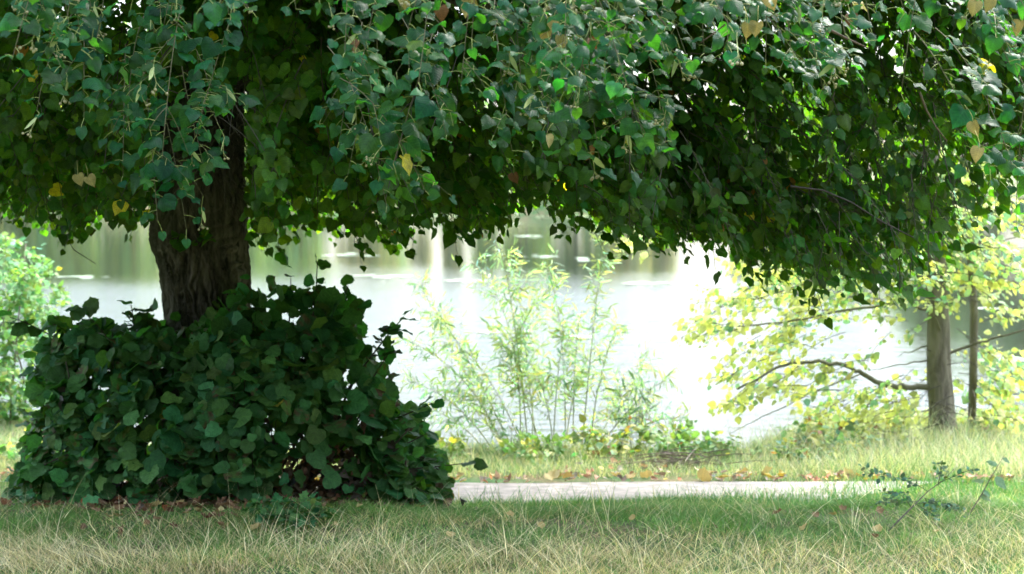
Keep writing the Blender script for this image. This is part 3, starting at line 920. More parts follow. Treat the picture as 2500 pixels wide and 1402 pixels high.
# ------------------------------------------------------------------ herbs at the foot of the bush, twig saplings in the meadow
def herb(name, label, cat, px, py, r, h, ns, size, col, shape=LOBED, mat=M_PALE, group=None, base=None, yel=0.0, yc=(0.46, 0.43, 0.16), nl=7, stemcol=(0.12, 0.14, 0.05), br=0.0, parts=True):
    c = G(px, py) if base is None else base
    t = thing(name, label, cat, c, group)
    L = Leaves(); T = MB()
    for k in range(ns):
        a = rng.uniform(0, 6.28); rr = r * math.sqrt(rng.random())
        o = V(math.cos(a), math.sin(a), 0)
        tp = c + o * rr + UP * h * rng.uniform(0.45, 1.0) * (1 - 0.4 * rr / r)
        b0 = c + o * rr * 0.35; b0[2] = float(ground_z(b0[0], b0[1]))
        spray(b0, tp, o * 0.7 + V(0, -0.3, 0.2), L, T, size=size, step=size * 0.55, sides=2, arch=0.1, sidelen=0.4, r0=0.003, start=0.25, pet=0.02, down=0.35, nrand=0.5, nup=0.9, nout=0.35, tcol=stemcol, petiole=False)
    p, tt_, nn, s = L.arr()
    b = MB(); add_leaves(b, p, tt_, nn, s, greens(len(p), col, 0.22, yel, yc, br), shape, wave=0.1)
    b.build('foliage', mat, t)
    T.build('stems', M_TWIG, t)
    return t


herb('nettle_clump', 'clump of jagged green herbs in front of the bush foot, right of the bare soil', 'plant', 710, 1285, 0.24, 0.19, 26, 0.055, (0.06, 0.16, 0.055), group='green herbs at the foot of the bush')
herb('nettle_clump', 'small jagged green herb at the foot of the bush, left of the bare soil', 'plant', 405, 1240, 0.1, 0.15, 10, 0.05, (0.05, 0.12, 0.05), group='green herbs at the foot of the bush')
herb('nettle_clump', 'jagged green herb just under the lowest leaves of the bush', 'plant', 455, 1222, 0.11, 0.17, 10, 0.05, (0.055, 0.13, 0.05), group='green herbs at the foot of the bush')

sap = thing('twig_sapling', 'thin leaning sapling with small dark leaves in the grass by the path', 'sapling', G(2165, 1300))
LV = Leaves(); TW = MB()
sb = G(2165, 1300); SY = sb[1]
main = np.array([sb, P(2215, 1250, SY), P(2265, 1200, SY + 0.1), P(2300, 1175, SY + 0.1), P(2330, 1145, SY + 0.15)])
TW.tube(main, [0.0045, 0.004, 0.003, 0.002, 0.0015], (0.12, 0.10, 0.08), 5)
for (a_, t_) in [((2265, 1200), (2110, 1155)), ((2240, 1225), (2140, 1225)), ((2290, 1180), (2375, 1145)), ((2255, 1215), (2330, 1240)), ((2235, 1230), (2290, 1265)), ((2290, 1185), (2300, 1130)), ((2225, 1240), (2180, 1200)), ((2240, 1230), (2370, 1255))]:
    spray(P(*a_, SY + 0.1), P(*t_, SY + rng.normal(0, 0.1)), nz(V(rng.normal(), -1, 0.6)), LV, TW, size=0.03, step=0.015, sides=4, arch=0.05, sidelen=0.35, r0=0.002, start=0.25, pet=0.006, down=0.1, petiole=False, tcol=(0.06, 0.05, 0.04))
p, t, nn, s = LV.arr(); b = MB(); add_leaves(b, p, t, nn, s, greens(len(p), (0.075, 0.14, 0.085), 0.25), OVATE)
b.build('foliage', M_BUSH, sap); TW.build('stem', M_TWIG, sap)

sw = thing('bare_shoot', 'single slanting bare shoot with a few oval leaves at the right edge of the grass', 'sapling', G(2362, 1262))
b0 = G(2362, 1262); b = MB()
b.tube(np.array([b0, P(2395, 1210, b0[1]), P(2420, 1165, b0[1]), P(2450, 1115, b0[1])]), [0.004, 0.0032, 0.0024, 0.0012], (0.14, 0.115, 0.09), 5)
b.build('stem', M_TWIG, sw)
b = MB()
lp = [P(2402, 1175, b0[1]), P(2430, 1165, b0[1]), P(2400, 1200, b0[1]), P(2395, 1208, b0[1]), P(2435, 1135, b0[1]), P(2448, 1120, b0[1])]
add_leaves(b, lp, [V(-1, 0, 0.1), V(0.7, -0.2, -0.8), V(0.9, 0, -0.4), V(0.8, -0.3, -0.3), V(-0.8, 0, 0.4), V(0.9, 0, -0.4)], [V(0, -0.6, 0.9)] * 6, [0.06, 0.085, 0.05, 0.06, 0.06, 0.05], greens(6, (0.11, 0.19, 0.10), 0.15), OVATE)
b.build('foliage', M_BUSH, sw)

# ------------------------------------------------------------------ willow shrub on the bank
WY = 16.6
wb = at_ground(P(1330, 1130, WY)[0], WY - 0.1)
wil = thing('willow_shrub', 'pale airy willow shrub with narrow leaves on the bank beyond the path', 'shrub', wb)
LV = Leaves()
stems = [((1290, 1135), (1222, 600)), ((1270, 1135), (1150, 635)), ((1240, 1135), (1012, 665)), ((1310, 1135), (1260, 640)), ((1380, 1135), (1335, 645)), ((1230, 1140), (970, 820)), ((1250, 1140), (1060, 760)), ((1400, 1135), (1420, 760)),
         ((1440, 1135), (1510, 790)), ((1450, 1140), (1580, 870)), ((1200, 1145), (1000, 930)), ((1180, 1145), (1050, 1000)), ((1460, 1140), (1640, 920)), ((1350, 1140), (1380, 800)), ((1320, 1140), (1200, 800)), ((1280, 1140), (1130, 850)),
         ((1420, 1140), (1480, 550)), ((1380, 1140), (1450, 850)), ((1300, 1140), (1320, 720)), ((1480, 1145), (1600, 1000)), ((1500, 1145), (1680, 1020)), ((1230, 1145), (1100, 950)), ((1400, 1145), (1540, 960)), ((1350, 1145), (1290, 880))]
for k, (a_, t_) in enumerate(stems):
    Y0 = WY + rng.normal(0, 0.15); Y1 = WY + rng.normal(0, 0.45)
    x0 = P(*a_, Y0)[0]; A = at_ground(x0, Y0); B_ = P(*t_, Y1)
    TW = MB()
    L = np.linalg.norm(B_ - A)
    Cc = (A + B_) / 2 + UP * L * rng.uniform(0.1, 0.26) + V(rng.normal(0, 0.07), rng.normal(0, 0.07), 0) * L
    pts = bez(A, Cc, B_, 10)
    TW.tube(pts, np.linspace(0.006, 0.0015, 10), (0.32, 0.33, 0.19), 5)
    for q in range(int(27 * L)):
        tt_ = rng.uniform(0.18, 0.97); p0 = polyat(pts, tt_); d = nz(polyat(pts, min(1, tt_ + 0.1)) - p0 + 1e-5)
        s = nz(np.cross(d, rng.normal(0, 1, 3)))
        e = p0 + nz(d * 0.8 + s * 0.75) * rng.uniform(0.10, 0.30) * (1.2 - 0.6 * tt_)
        spray(p0, e, s, LV, TW, size=0.085, step=0.024, sides=0, arch=0.0, r0=0.0016, start=0.1, pet=0.006, down=0.25, nrand=0.6, petiole=False, tcol=(0.18, 0.17, 0.08), npts=4)
    spray(polyat(pts, 0.5), B_, V(0, -1, 0), LV, None, size=0.08, step=0.03, sides=0, arch=0.08, start=0.1, pet=0.006, down=0.2, nrand=0.6, npts=5)
    TW.build('stem', M_TWIG, wil)
p, t, nn, s = LV.arr()
print('willow leaves', len(p))
b = MB(); add_leaves(b, p, t, nn, s, greens(len(p), (0.27, 0.37, 0.23), 0.28, 0.03, (0.44, 0.42, 0.22)), LANCE, curl=(-0.1, 0.5), width=(0.75, 1.15))  # pale willow tone, lightened further with washed-out glare put into the colour
b.build('foliage', M_PALE, wil)

# ------------------------------------------------------------------ yellowing tree on the bank, right
RY = 17.0


def trunk_mesh(pix, Y, sides=40, parent=None, name='trunk', lumps=0.010, mat=None):
    """pix: (py, left px, right px) from the foot upward."""
    pys = np.linspace(pix[0][0], pix[-1][0], 70)
    k = [-q[0] for q in pix]
    l = np.interp(-pys, k, [q[1] for q in pix]); r = np.interp(-pys, k, [q[2] for q in pix])
    th = np.arange(sides) * 2 * math.pi / sides
    vs, cs = [], []
    for py, a_, c_ in zip(pys, l, r):
        c = P((a_ + c_) / 2, py, Y); rad = (c_ - a_) / 2 / F * Y
        R = rad * (1 + 0.10 * (noise2(th * 2, np.full(sides, c[2] * 3), 41) - 0.5)) + lumps * (noise2(th * 7, np.full(sides, c[2] * 9), 42) - 0.5)
        vs.append(np.stack([c[0] + R * np.cos(th), c[1] + R * np.sin(th), np.full(sides, c[2])], -1))
        cs.append(np.tile(np.stack([np.clip(0.35 * (-np.cos(th)), 0, 1), th * 0, th * 0], -1), 1))
    b = MB()
    i = np.arange(len(pys) - 1)[:, None] * sides; j = np.arange(sides)[None]; j2 = (j + 1) % sides
    b.add(np.vstack(vs), [np.stack([i + j, i + j2, i + sides + j2, i + sides + j], -1).reshape(-1, 4)], np.vstack(cs))
    return b.build(name, mat, parent)


yt = thing('yellowing_tree', 'young bank tree with slim grey trunk, one long low limb and yellowing leaves', 'tree', at_ground(P(2310, 1060, RY)[0], RY))
trunk_mesh([(1110, 2236, 2374), (1078, 2256, 2352), (1050, 2265, 2339), (1000, 2267, 2330), (900, 2263, 2322), (760, 2264, 2315), (620, 2259, 2307), (300, 2245, 2290), (-200, 2235, 2270)], RY, parent=yt, mat=M_BARK2)
LV = Leaves(); TW = MB()
limbs = [([(2268, 945), (2210, 945), (2150, 938), (2105, 912), (2060, 890), (2000, 884), (1930, 886), (1880, 905), (1800, 950)], 0.026, -0.5),
         ([(2318, 862), (2380, 840), (2440, 822), (2500, 806), (2580, 790)], 0.014, -0.2), ([(2268, 880), (2200, 890), (2120, 905)], 0.008, -0.3), ([(2262, 845), (2230, 856), (2195, 868)], 0.008, -0.2),
         ([(2150, 940), (2125, 980), (2105, 1030), (2095, 1060)], 0.009, -0.4), ([(2280, 760), (2200, 740), (2050, 760), (1900, 790), (1760, 800)], 0.015, -0.7), ([(2290, 880), (2300, 820), (2275, 760)], 0.012, -0.15),
         ([(2270, 680), (2150, 660), (2000, 680), (1850, 730)], 0.014, -0.5), ([(2285, 640), (2380, 600), (2480, 580)], 0.012, 0.2), ([(2270, 560), (2150, 520), (2000, 560), (1880, 620)], 0.014, -0.3), ([(2275, 500), (2400, 450), (2520, 470)], 0.014, 0.1),
         ([(2105, 912), (1980, 960), (1880, 1010), (1780, 1060)], 0.008, -0.6), ([(2290, 1000), (2200, 1010), (2080, 1050)], 0.006, -0.2), ([(2265, 400), (2100, 300), (1900, 350)], 0.014, -0.2), ([(2270, 420), (2450, 330), (2650, 380)], 0.014, 0.2)]
for pix, r, dy in limbs:
    m_ = len(pix)
    pp = np.array([P(x, y, RY + dy * k / (m_ - 1)) for k, (x, y) in enumerate(pix)])
    # finer points along the limb
    tt_ = np.linspace(0, m_ - 1, m_ * 4); pp = np.stack([np.interp(tt_, np.arange(m_), pp[:, c]) for c in range(3)], -1)
    pp[2:-2] += rng.normal(0, 0.006, pp[2:-2].shape)
    b = MB(); b.tube(pp, np.linspace(r, r * 0.35, len(pp)), (0.35, 0.1, 0.1), 8); b.build('limb', M_BARK2, yt)
# leafy tips: pixel x range, y range, how many
YD = []


def off_trunk(q):
    x_, y_ = proj(q)
    return not ((2246 < x_ < 2350 and 790 < y_ < 1085 and q[1] < RY + 0.1) or (2356 < x_ < 2394 and 720 < y_ < 1040 and q[1] < RY + 0.55))


for (x0, x1, y0, y1, n_) in [(1690, 1960, 690, 960, 46), (1900, 2260, 600, 840, 44), (1960, 2280, 1000, 1075, 30), (1640, 1760, 780, 840, 6), (1840, 2200, 880, 1000, 16), (2300, 2560, 520, 780, 60), (1760, 2000, 560, 700, 26), (1960, 2300, 520, 700, 30), (2330, 2560, 860, 1060, 34), (1700, 1860, 960, 1010, 7), (2100, 2600, 300, 560, 34), (1500, 1560, 585, 620, 4)]:
    for k in range(n_):
        px, py = rng.uniform(x0, x1), rng.uniform(y0, y1)
        Y = RY + rng.uniform(-0.8, 0.7)
        p = P(px, py, Y)
        d = V(-1 if px < 2280 else 1, rng.normal(0, 0.4), 0)
        A = p - nz(d) * rng.uniform(0.2, 0.4) + UP * rng.uniform(-0.05, 0.25)
        j0 = len(LV.p)
        spray(A, p, d * 0.5 + V(0, -0.6, 0), LV, TW, keep=off_trunk, size=0.066, step=0.042, sides=3, arch=0.12, sidelen=0.5, r0=0.0042, start=0.05, pet=0.04, down=0.65, nrand=0.6, nup=0.8, tcol=(0.06, 0.05, 0.033), petiole=False)
        yel = 0.75 if (px < 1960 or py > 990) else (0.3 if px < 2280 else 0.45)
        YD += [yel] * (len(LV.p) - j0)
p, t, nn, s = LV.arr(); YD = np.array(YD)
print('yellow tree leaves', len(p))
c = greens(len(p), (0.24, 0.35, 0.17), 0.22)  # leaf colours lightened: veiling glare over the bank put into them
isy = rng.random(len(p)) < YD
c[isy] = np.array((0.52, 0.54, 0.22)) * rng.uniform(0.7, 1.2, (isy.sum(), 1))
b = MB(); add_leaves(b, p, t, nn, s, c, OVATE, width=(1.0, 1.3)); b.build('crown', M_PALE, yt)
TW.build('twigs', M_TWIG, yt)

t2 = thing('slender_tree', 'very thin stemmed tree close behind the yellowing tree at the water edge', 'tree', at_ground(P(2372, 1060, RY + 0.5)[0], RY + 0.5))
trunk_mesh([(1085, 2360, 2386), (1050, 2362, 2382), (900, 2366, 2386), (760, 2368, 2388), (640, 2362, 2378), (300, 2360, 2372)], RY + 0.5, sides=16, parent=t2, lumps=0.003, mat=M_BARK2)
LV = Leaves(); TW = MB()
for k in range(46):
    px, py = rng.uniform(2330, 2640), rng.choice([rng.uniform(420, 700), rng.uniform(930, 1060)])
    p = P(px, py, RY + 0.5 + rng.uniform(-0.4, 0.4))
    A = V(P(2372, py, RY + 0.5)[0], RY + 0.5, p[2] + 0.12); A = p + (A - p) * min(1, 0.4 / np.linalg.norm(A - p))
    spray(A, p, nz(V(1, -0.5, 0)), LV, TW, keep=off_trunk, size=0.08, step=0.06, sides=2, arch=0.1, sidelen=0.4, r0=0.003, start=0.1, down=0.6, nrand=0.6, tcol=(0.09, 0.075, 0.05), petiole=False)
p, t, nn, s = LV.arr(); b = MB(); add_leaves(b, p, t, nn, s, greens(len(p), (0.24, 0.35, 0.17), 0.22, 0.4, (0.52, 0.54, 0.22)), OVATE, width=(1.0, 1.3)); b.build('crown', M_PALE, t2); TW.build('twigs', M_TWIG, t2)  # same glare-lightened leaf colours as the yellowing tree

# ------------------------------------------------------------------ bright bush at the left edge, on the bank
LY = 18.2
lb = thing('bank_bush', 'bright green leafy bush at the left edge beside the water', 'bush', at_ground(P(-40, 1100, LY)[0], LY))
lb_top = lerp_profile([-700, -300, -100, 0, 60, 120, 160, 200, 230], [560, 520, 540, 575, 590, 640, 720, 860, 1120])
lb_right = lerp_profile([560, 600, 640, 700, 800, 900, 1000, 1130], [60, 130, 165, 180, 150, 110, 150, 130])
LV = Leaves(); TW = MB()
k = 0
while k < 820:
    px = rng.uniform(-420, 240); top = float(lb_top(px)); py = rng.uniform(top, 1130)
    if px > float(lb_right(py)) + rng.normal(0, 18): continue
    if noise2(px * 0.018, py * 0.018, 55) < 0.22: continue
    p = P(px, py, LY + rng.uniform(-0.5, 0.7))
    o = nz(V(0.6, -0.8, 0.3) + rng.normal(0, 0.3, 3))
    A = p - o * rng.uniform(0.15, 0.3) + UP * rng.uniform(-0.1, 0.15)
    spray(A, p, o, LV, TW, size=0.068, step=0.04, sides=3, arch=0.1, sidelen=0.5, r0=0.0025, start=0.05, pet=0.012, down=0.4, nrand=0.5, nup=0.9, tcol=(0.12, 0.11, 0.06), petiole=False)
    k += 1
p, t, nn, s = LV.arr(); b = MB(); add_leaves(b, p, t, nn, s, greens(len(p), (0.16, 0.29, 0.11), 0.25), OVATE, width=(0.9, 1.2)); b.build('foliage', M_PALE, lb); TW.build('twigs', M_TWIG, lb)
for k in range(7):
    a0 = at_ground(P(rng.uniform(-350, 60), 1100, LY)[0], LY + rng.normal(0, 0.2)); b = MB()
    b.tube(bez(a0, a0 + V(0.05, 0, 0.6), a0 + V(rng.uniform(-0.3, 0.5), rng.normal(0, 0.3), rng.uniform(1.0, 1.7)), 8), np.linspace(0.012, 0.004, 8), (0.14, 0.12, 0.08), 6)
    b.build('stem', M_TWIG, lb)

# ------------------------------------------------------------------ low plants along the far bank
GB = 'low plants along the bank'
for (name, lab, px, y, r, h, ns, size, col, yel, shp) in [
    ('nettle_patch', 'tall dark green nettle-like stalks at the left foot of the willow', 1240, 15.9, 0.16, 0.55, 12, 0.06, (0.10, 0.18, 0.08), 0.03, LANCE),
    ('bramble', 'low yellow green bramble left of the willow foot', 1060, 15.9, 0.35, 0.28, 18, 0.07, (0.17, 0.26, 0.09), 0.12, OVATE),
    ('bramble', 'low bramble under the middle of the willow, behind the path', 1330, 15.7, 0.40, 0.25, 22, 0.07, (0.16, 0.26, 0.09), 0.08, OVATE),
    ('bramble', 'bramble with reddish brown leaves right of the willow foot', 1490, 15.8, 0.32, 0.42, 18, 0.07, (0.16, 0.23, 0.09), 0.15, OVATE),
    ('bramble', 'light green bramble arching above the heap of twigs', 1640, 15.9, 0.38, 0.36, 22, 0.075, (0.16, 0.27, 0.09), 0.08, OVATE),
    ('bramble', 'sparse low plant before the open water, between twig heap and grassy bank', 1800, 15.9, 0.3, 0.24, 12, 0.06, (0.15, 0.23, 0.10), 0.05, OVATE),
    ('bramble', 'bramble with orange tinted leaves under the long limb of the yellowing tree', 2030, 15.9, 0.4, 0.42, 22, 0.075, (0.14, 0.22, 0.10), 0.2, OVATE),
    ('bramble', 'grey green bramble beside the path below the orange tinted one', 1960, 15.3, 0.3, 0.22, 14, 0.06, (0.11, 0.18, 0.09), 0.03, OVATE),
    ('reed_tuft', 'thin upright reed stalks right of the willow over the water', 1560, 16.3, 0.22, 0.9, 9, 0.10, (0.08, 0.15, 0.07), 0.0, LANCE),
    ('nettle_patch', 'leafy green plants at the left edge beside the path, under the bank bush', 60, 15.6, 0.4, 0.3, 18, 0.07, (0.14, 0.24, 0.08), 0.1, OVATE),
    ('bramble', 'yellow leaved plant growing under the slim trunks at the right edge', 2480, 16.9, 0.4, 0.26, 16, 0.06, (0.18, 0.25, 0.08), 0.3, OVATE),
    ('bramble', 'low plant with yellow leaves left of the slim grey trunk foot', 2120, 16.9, 0.34, 0.24, 12, 0.06, (0.2, 0.26, 0.08), 0.4, OVATE)]:
    herb(name, lab, 'plant', 0, 0, r, h, ns, size, col, shape=shp, base=at_ground(P(px, 1100, y)[0], y), yel=yel, group=GB, br=0.05 if 'brown' in lab or 'orange' in lab else 0.02)

# heap of dry twigs beside the path
hp = at_ground(P(1645, 1150, 15.1)[0], 15.1)
b = MB()
for k in range(80):
    a = rng.normal(0, 0.5) + (math.pi if rng.random() < 0.5 else 0)
    c = hp + V(rng.normal(0, 0.16), rng.normal(0, 0.1), abs(rng.normal(0, 0.045)) + 0.012)
    d = V(math.cos(a), math.sin(a) * 0.6, rng.normal(0, 0.18)) * rng.uniform(0.08, 0.22)
    b.tube(bez(c - d, c + V(0, 0, 0.02), c + d, 4), [0.004, 0.004, 0.003, 0.002], np.array((0.17, 0.135, 0.105)) * rng.uniform(0.6, 1.3), 4)
tag(b.build('twig_heap', M_TWIG, origin=hp), 'small heap of dry brown twigs at the far side of the path', 'twig heap')


# ------------------------------------------------------------------ grass
def blades(B, x, y, h, w, lean, col, segs=3, bend=1.0, az=None):
    n = len(x)
    z = ground_z(x, y) - 0.005
    a = rng.uniform(0, 2 * math.pi, n); la = rng.uniform(0, 2 * math.pi, n) if az is None else az
    sd_ = np.stack([np.cos(a), np.sin(a), 0 * a], -1)
    ld = np.stack([np.cos(la), np.sin(la), 0 * la], -1)
    p0 = np.stack([x, y, z], -1)
    rowsv = []
    for k in range(segs + 1):
        t = k / segs
        c = p0 + UP * (h * t * (1 - np.minimum(0.2 * lean, 0.42) * t * t * bend))[:, None] + ld * (h * lean * t ** 1.35)[:, None]
        ww = w * (1 - t ** 1.5) * 0.5
        if k < segs:
            rowsv += [c - sd_ * ww[:, None], c + sd_ * ww[:, None]]
        else:
            rowsv.append(c)
    v = np.stack(rowsv, 1); kk = v.shape[1]
    base = (np.arange(n) * kk)[:, None]
    fs = [np.concatenate([base + 2 * k, base + 2 * k + 1, base + 2 * k + 3, base + 2 * k + 2], 1) for k in range(segs - 1)]
    fs.append(np.concatenate([base + 2 * segs - 2, base + 2 * segs - 1, base + 2 * segs], 1))
    B.add(v.reshape(-1, 3), fs, np.repeat(col, kk, 0))


def gcols(n, g, d, frac):
    c = np.array(g) * np.exp(rng.normal(0, 0.25, (n, 1)))
    dry = rng.random(n) < frac
    c[dry] = np.array(d) * np.exp(rng.normal(0, 0.22, (dry.sum(), 1)))
    return c


def field(n, y0, y1, half=0.31):
    y = np.sqrt(rng.uniform(y0 ** 2, y1 ** 2, n))
    x = rng.uniform(-1, 1, n) * (half * y)
    return x, y


GREEN, STRAW = (0.13, 0.25, 0.062), (0.40, 0.32, 0.19)
# near meadow, short blades
x, y = field(285000, 8.0, 14.3, 0.37)
den = noise2(x * 2.2, y * 2.2, 61) * 0.6 + noise2(x * 7, y * 7, 62) * 0.4
bare = np.exp(-(((x - P(480, 1200, 11.3)[0]) / 0.75) ** 2 + ((y - 11.35) / 0.32) ** 2))
ok = (rng.random(len(x)) < 0.35 + den) & (rng.random(len(x)) > 1.15 * bare) & ~((y > 11.5) & (x < P(950, 1200, 11.7)[0]) & (x > -2.7) & (rng.random(len(x)) < 0.8)) & (y < path_edges(x)[0] - 0.02 + 0.2 * noise2(x * 5, y * 5, 17))
x, y, den = x[ok], y[ok], den[ok]
n = len(x)
dryf = np.clip(0.04 + 0.36 * smooth(10.4, 8.9, y) + 0.9 * (0.6 * noise2(x * 1.6, y * 2.6, 63) + 0.4 * noise2(x * 4.5, y * 7, 69) - 0.5), 0.03, 0.9)
h = rng.uniform(0.03, 0.075, n) * (0.35 + 1.2 * den)
b = MB(); blades(b, x, y, h, rng.uniform(0.0022, 0.0042, n), rng.uniform(0.3, 1.9, n), gcols(n, GREEN, (0.64, 0.49, 0.27), dryf) * (0.7 + 0.6 * noise2(x * 3.1, y * 4.5, 71))[:, None])
tag(b.build('meadow_grass', M_GRASS), 'short green and straw coloured grass in front of the linden', 'grass', kind='stuff')
# near meadow, tall straw stalks in tussocks
cx_, cy_ = field(500, 8.1, 12.0, 0.37)
pxs = 1250 + F * cx_ / cy_
wgt = 0.10 + 0.9 * smooth(10.9, 9.3, cy_) * smooth(0.25, 0.6, noise2(cx_ * 1.1 + 9, cy_ * 1.1, 64)) + 0.6 * np.exp(-((pxs - 60) / 220) ** 2) * smooth(10.4, 9.4, cy_)
ok = (rng.random(500) < wgt) & ~((cy_ > 10.7) & (pxs < 1050) & (pxs > 150))
cx_, cy_ = cx_[ok], cy_[ok]
sx_, sy_, sh_, sl_, sa_ = [], [], [], [], []
for u, v in zip(cx_, cy_):
    m_ = rng.integers(5, 26); a0 = rng.uniform(0, 6.28); hh = rng.uniform(0.08, 0.24)
    a = a0 + rng.normal(0, 1.2, m_); rr_ = np.abs(rng.normal(0, 0.12, m_))
    sx_.append(u + rr_ * np.cos(a)); sy_.append(v + rr_ * np.sin(a)); sh_.append(hh * rng.uniform(0.4, 1.25, m_)); sl_.append(rng.uniform(0.4, 2.6, m_)); sa_.append(a)
x0_, y0_ = field(4300, 8.1, 12.4, 0.37)
ok = rng.random(4300) < 0.10 + 0.9 * smooth(10.8, 9.2, y0_)
x0_, y0_ = x0_[ok], y0_[ok]; m_ = len(x0_)
sx_.append(x0_); sy_.append(y0_); sh_.append(rng.uniform(0.06, 0.30, m_)); sl_.append(rng.uniform(0.1, 2.2, m_)); sa_.append(rng.uniform(0, 6.28, m_))
# matted pale patches
for (u0, v0, su, sv, m_) in [(P(70, 1380, 9.1)[0], 9.15, 0.32, 0.16, 1100), (P(1700, 1380, 9.2)[0], 9.2, 0.7, 0.2, 700), (P(2420, 1340, 9.5)[0], 9.5, 0.3, 0.3, 600), (P(1000, 1370, 9.2)[0], 9.2, 0.5, 0.2, 350)]:
    sx_.append(rng.normal(u0, su, m_)); sy_.append(rng.normal(v0, sv, m_)); sh_.append(rng.uniform(0.05, 0.2, m_)); sl_.append(rng.uniform(0.5, 2.8, m_)); sa_.append(rng.normal(rng.uniform(0, 6.28), 1.0, m_))
x, y, h, ln_, az = [np.concatenate(q) for q in (sx_, sy_, sh_, sl_, sa_)]
n = len(x)
print('straw', n)
b = MB(); blades(b, x, y, h, rng.uniform(0.0014, 0.0026, n) * np.where(rng.random(n) < 0.16, 1.7, 1.0), ln_, gcols(n, (0.82, 0.69, 0.45), (0.58, 0.44, 0.26), 0.35), segs=7, az=az)
tag(b.build('straw_grass', M_GRASS), 'tall dry straw stalks leaning all ways across the front meadow', 'dry grass', kind='stuff')
# verge beyond the path
x, y = field(130000, 13.85, 18.6, 0.38)
e0, e1 = path_edges(x)
ok = (y > e1 + 0.12 * noise2(x * 6, y * 6, 3) + 0.25 * smooth(1.9, 0.5, x)) & (y < bank_edge(x) + 0.35) & (rng.random(len(x)) < 0.4 + 0.7 * noise2(x * 2, y * 2, 66))
x, y = x[ok], y[ok]; n = len(x)
rich = smooth(1.7, 2.6, x)
h = rng.uniform(0.05, 0.12, n) * (1 + 1.6 * rich * rng.random(n) * smooth(17.2, 16.0, y))
b = MB(); blades(b, x, y, h, rng.uniform(0.003, 0.006, n), rng.uniform(0.2, 1.1, n), gcols(n, (0.17, 0.25, 0.13), (0.50, 0.44, 0.31), 0.38 + 0.1 * rich))
x = rng.uniform(-0.6, 4.6, 5200); y = rng.uniform(14.5, 17.2, 5200)
wv = 0.25 + 0.75 * smooth(1.2, 2.2, x); ok = (rng.random(5200) < wv * (0.3 + noise2(x * 2.6, y * 2.0, 91))) & (y < bank_edge(x) + 0.2)
x, y = x[ok], y[ok]; n = len(x)
blades(b, x, y, rng.uniform(0.15, 0.36, n) * smooth(14.2, 15.4, y) + 0.04, rng.uniform(0.0025, 0.0045, n), rng.uniform(0.2, 1.1, n), gcols(n, (0.24, 0.33, 0.20), (0.56, 0.50, 0.38), 0.6), segs=5)
tag(b.build('verge_grass', M_GRASS), 'sunlit grass on the verge between path and water', 'grass', kind='stuff')
# fringe of grass on the near edge of the path
x = np.concatenate([rng.uniform(-4.2, 4.2, 11000), rng.uniform(0.9, 3.4, 7000)]); y = path_edges(x)[0] - 0.22 + rng.normal(0, 0.22, 18000) * (0.5 + 3.0 * smooth(1.0, 2.4, x)) + 0.25 * (noise2(x * 2.1, x * 0, 12) - 0.5); ok = x > P(930, 1200, 12.4)[0]; x, y = x[ok], y[ok]; n = len(x)
b = MB(); blades(b, x, y, rng.uniform(0.03, 0.10, n) * (1 + 1.1 * (rng.random(n) < 0.12)), rng.uniform(0.003, 0.005, n), rng.uniform(0.15, 0.9, n), gcols(n, (0.075, 0.20, 0.065), STRAW, 0.12))
tag(b.build('fringe_grass', M_GRASS), 'fresh green grass fringe along the near edge of the path', 'grass', kind='stuff')


# ------------------------------------------------------------------ fallen leaves
leaf_meshes = []
for k, (cc, shp) in enumerate([((0.24, 0.14, 0.07), LINDEN), ((0.17, 0.09, 0.05), LOBED), ((0.42, 0.32, 0.13), LINDEN), ((0.46, 0.38, 0.16), LINDEN), ((0.26, 0.16, 0.09), LOBED), ((0.16, 0.08, 0.04), LINDEN)]):
    b = MB()
    add_leaves(b, [V(0, -0.4, 0)], [V(0, 1, 0)], [V(0, 0, 1)], 1.0, np.array([cc]), shp, curl=(-0.5, -0.2), fold=(0.3, 0.7), wave=0.16, rag=0.12)
    o = b.build('fallen_leaf', M_DRY); leaf_meshes.append(o.data); bpy.data.objects.remove(o)


def fallen(x, y, size, kinds, label, group, lift=0.02):
    me = leaf_meshes[kinds[rng.integers(0, len(kinds))]]
    o = bpy.data.objects.new('fallen_leaf', me)
    S.collection.objects.link(o)
    o.location = (float(x), float(y), float(ground_z(x, y)) + lift)
    o.rotation_euler = (rng.normal(0.25, 0.35), rng.normal(0, 0.35), rng.uniform(0, 6.28))
    o.scale = [size * rng.uniform(0.8, 1.2)] * 3
    tag(o, label, 'fallen leaf', group)


for k in range(190):
    px, py = rng.normal(470, 190), rng.choice([rng.normal(1215, 18), rng.normal(1258, 26)])
    if not (150 < px < 1000 and 1190 < py < 1320): continue
    g = G(px, py)
    fallen(g[0], g[1], rng.uniform(0.035, 0.062), [0, 5, 1, 2, 4, 3, 0], 'curled brown dry leaf lying on the soil and grass at the foot of the bush', 'brown leaves under the bush', 0.028)
for k in range(14):
    g = G(rng.uniform(1080, 2450), rng.uniform(1255, 1330))
    fallen(g[0], g[1], 0.042, [0, 2, 4], 'brown dry leaf caught in the shaded meadow grass in front of the path', 'leaves in the meadow grass', 0.035)
for (px, dy) in [(1055, .05), (1090, .12), (1130, .08), (1210, .1), (1345, .02), (1380, .06), (1490, .06), (1530, .02), (1565, .04), (1690, .0), (1708, .16), (1790, .2), (1990, .1), (2030, .08), (2060, .06), (1850, .2)]:
    x = P(px, 1170, 14.9)[0]; e1 = float(path_edges(np.array([x]))[1][0])
    fallen(x, e1 + dy, rng.uniform(0.06, 0.10), [2, 3], 'large pale yellow leaf lying at the far edge of the path', 'pale leaves along the path edge', 0.04)
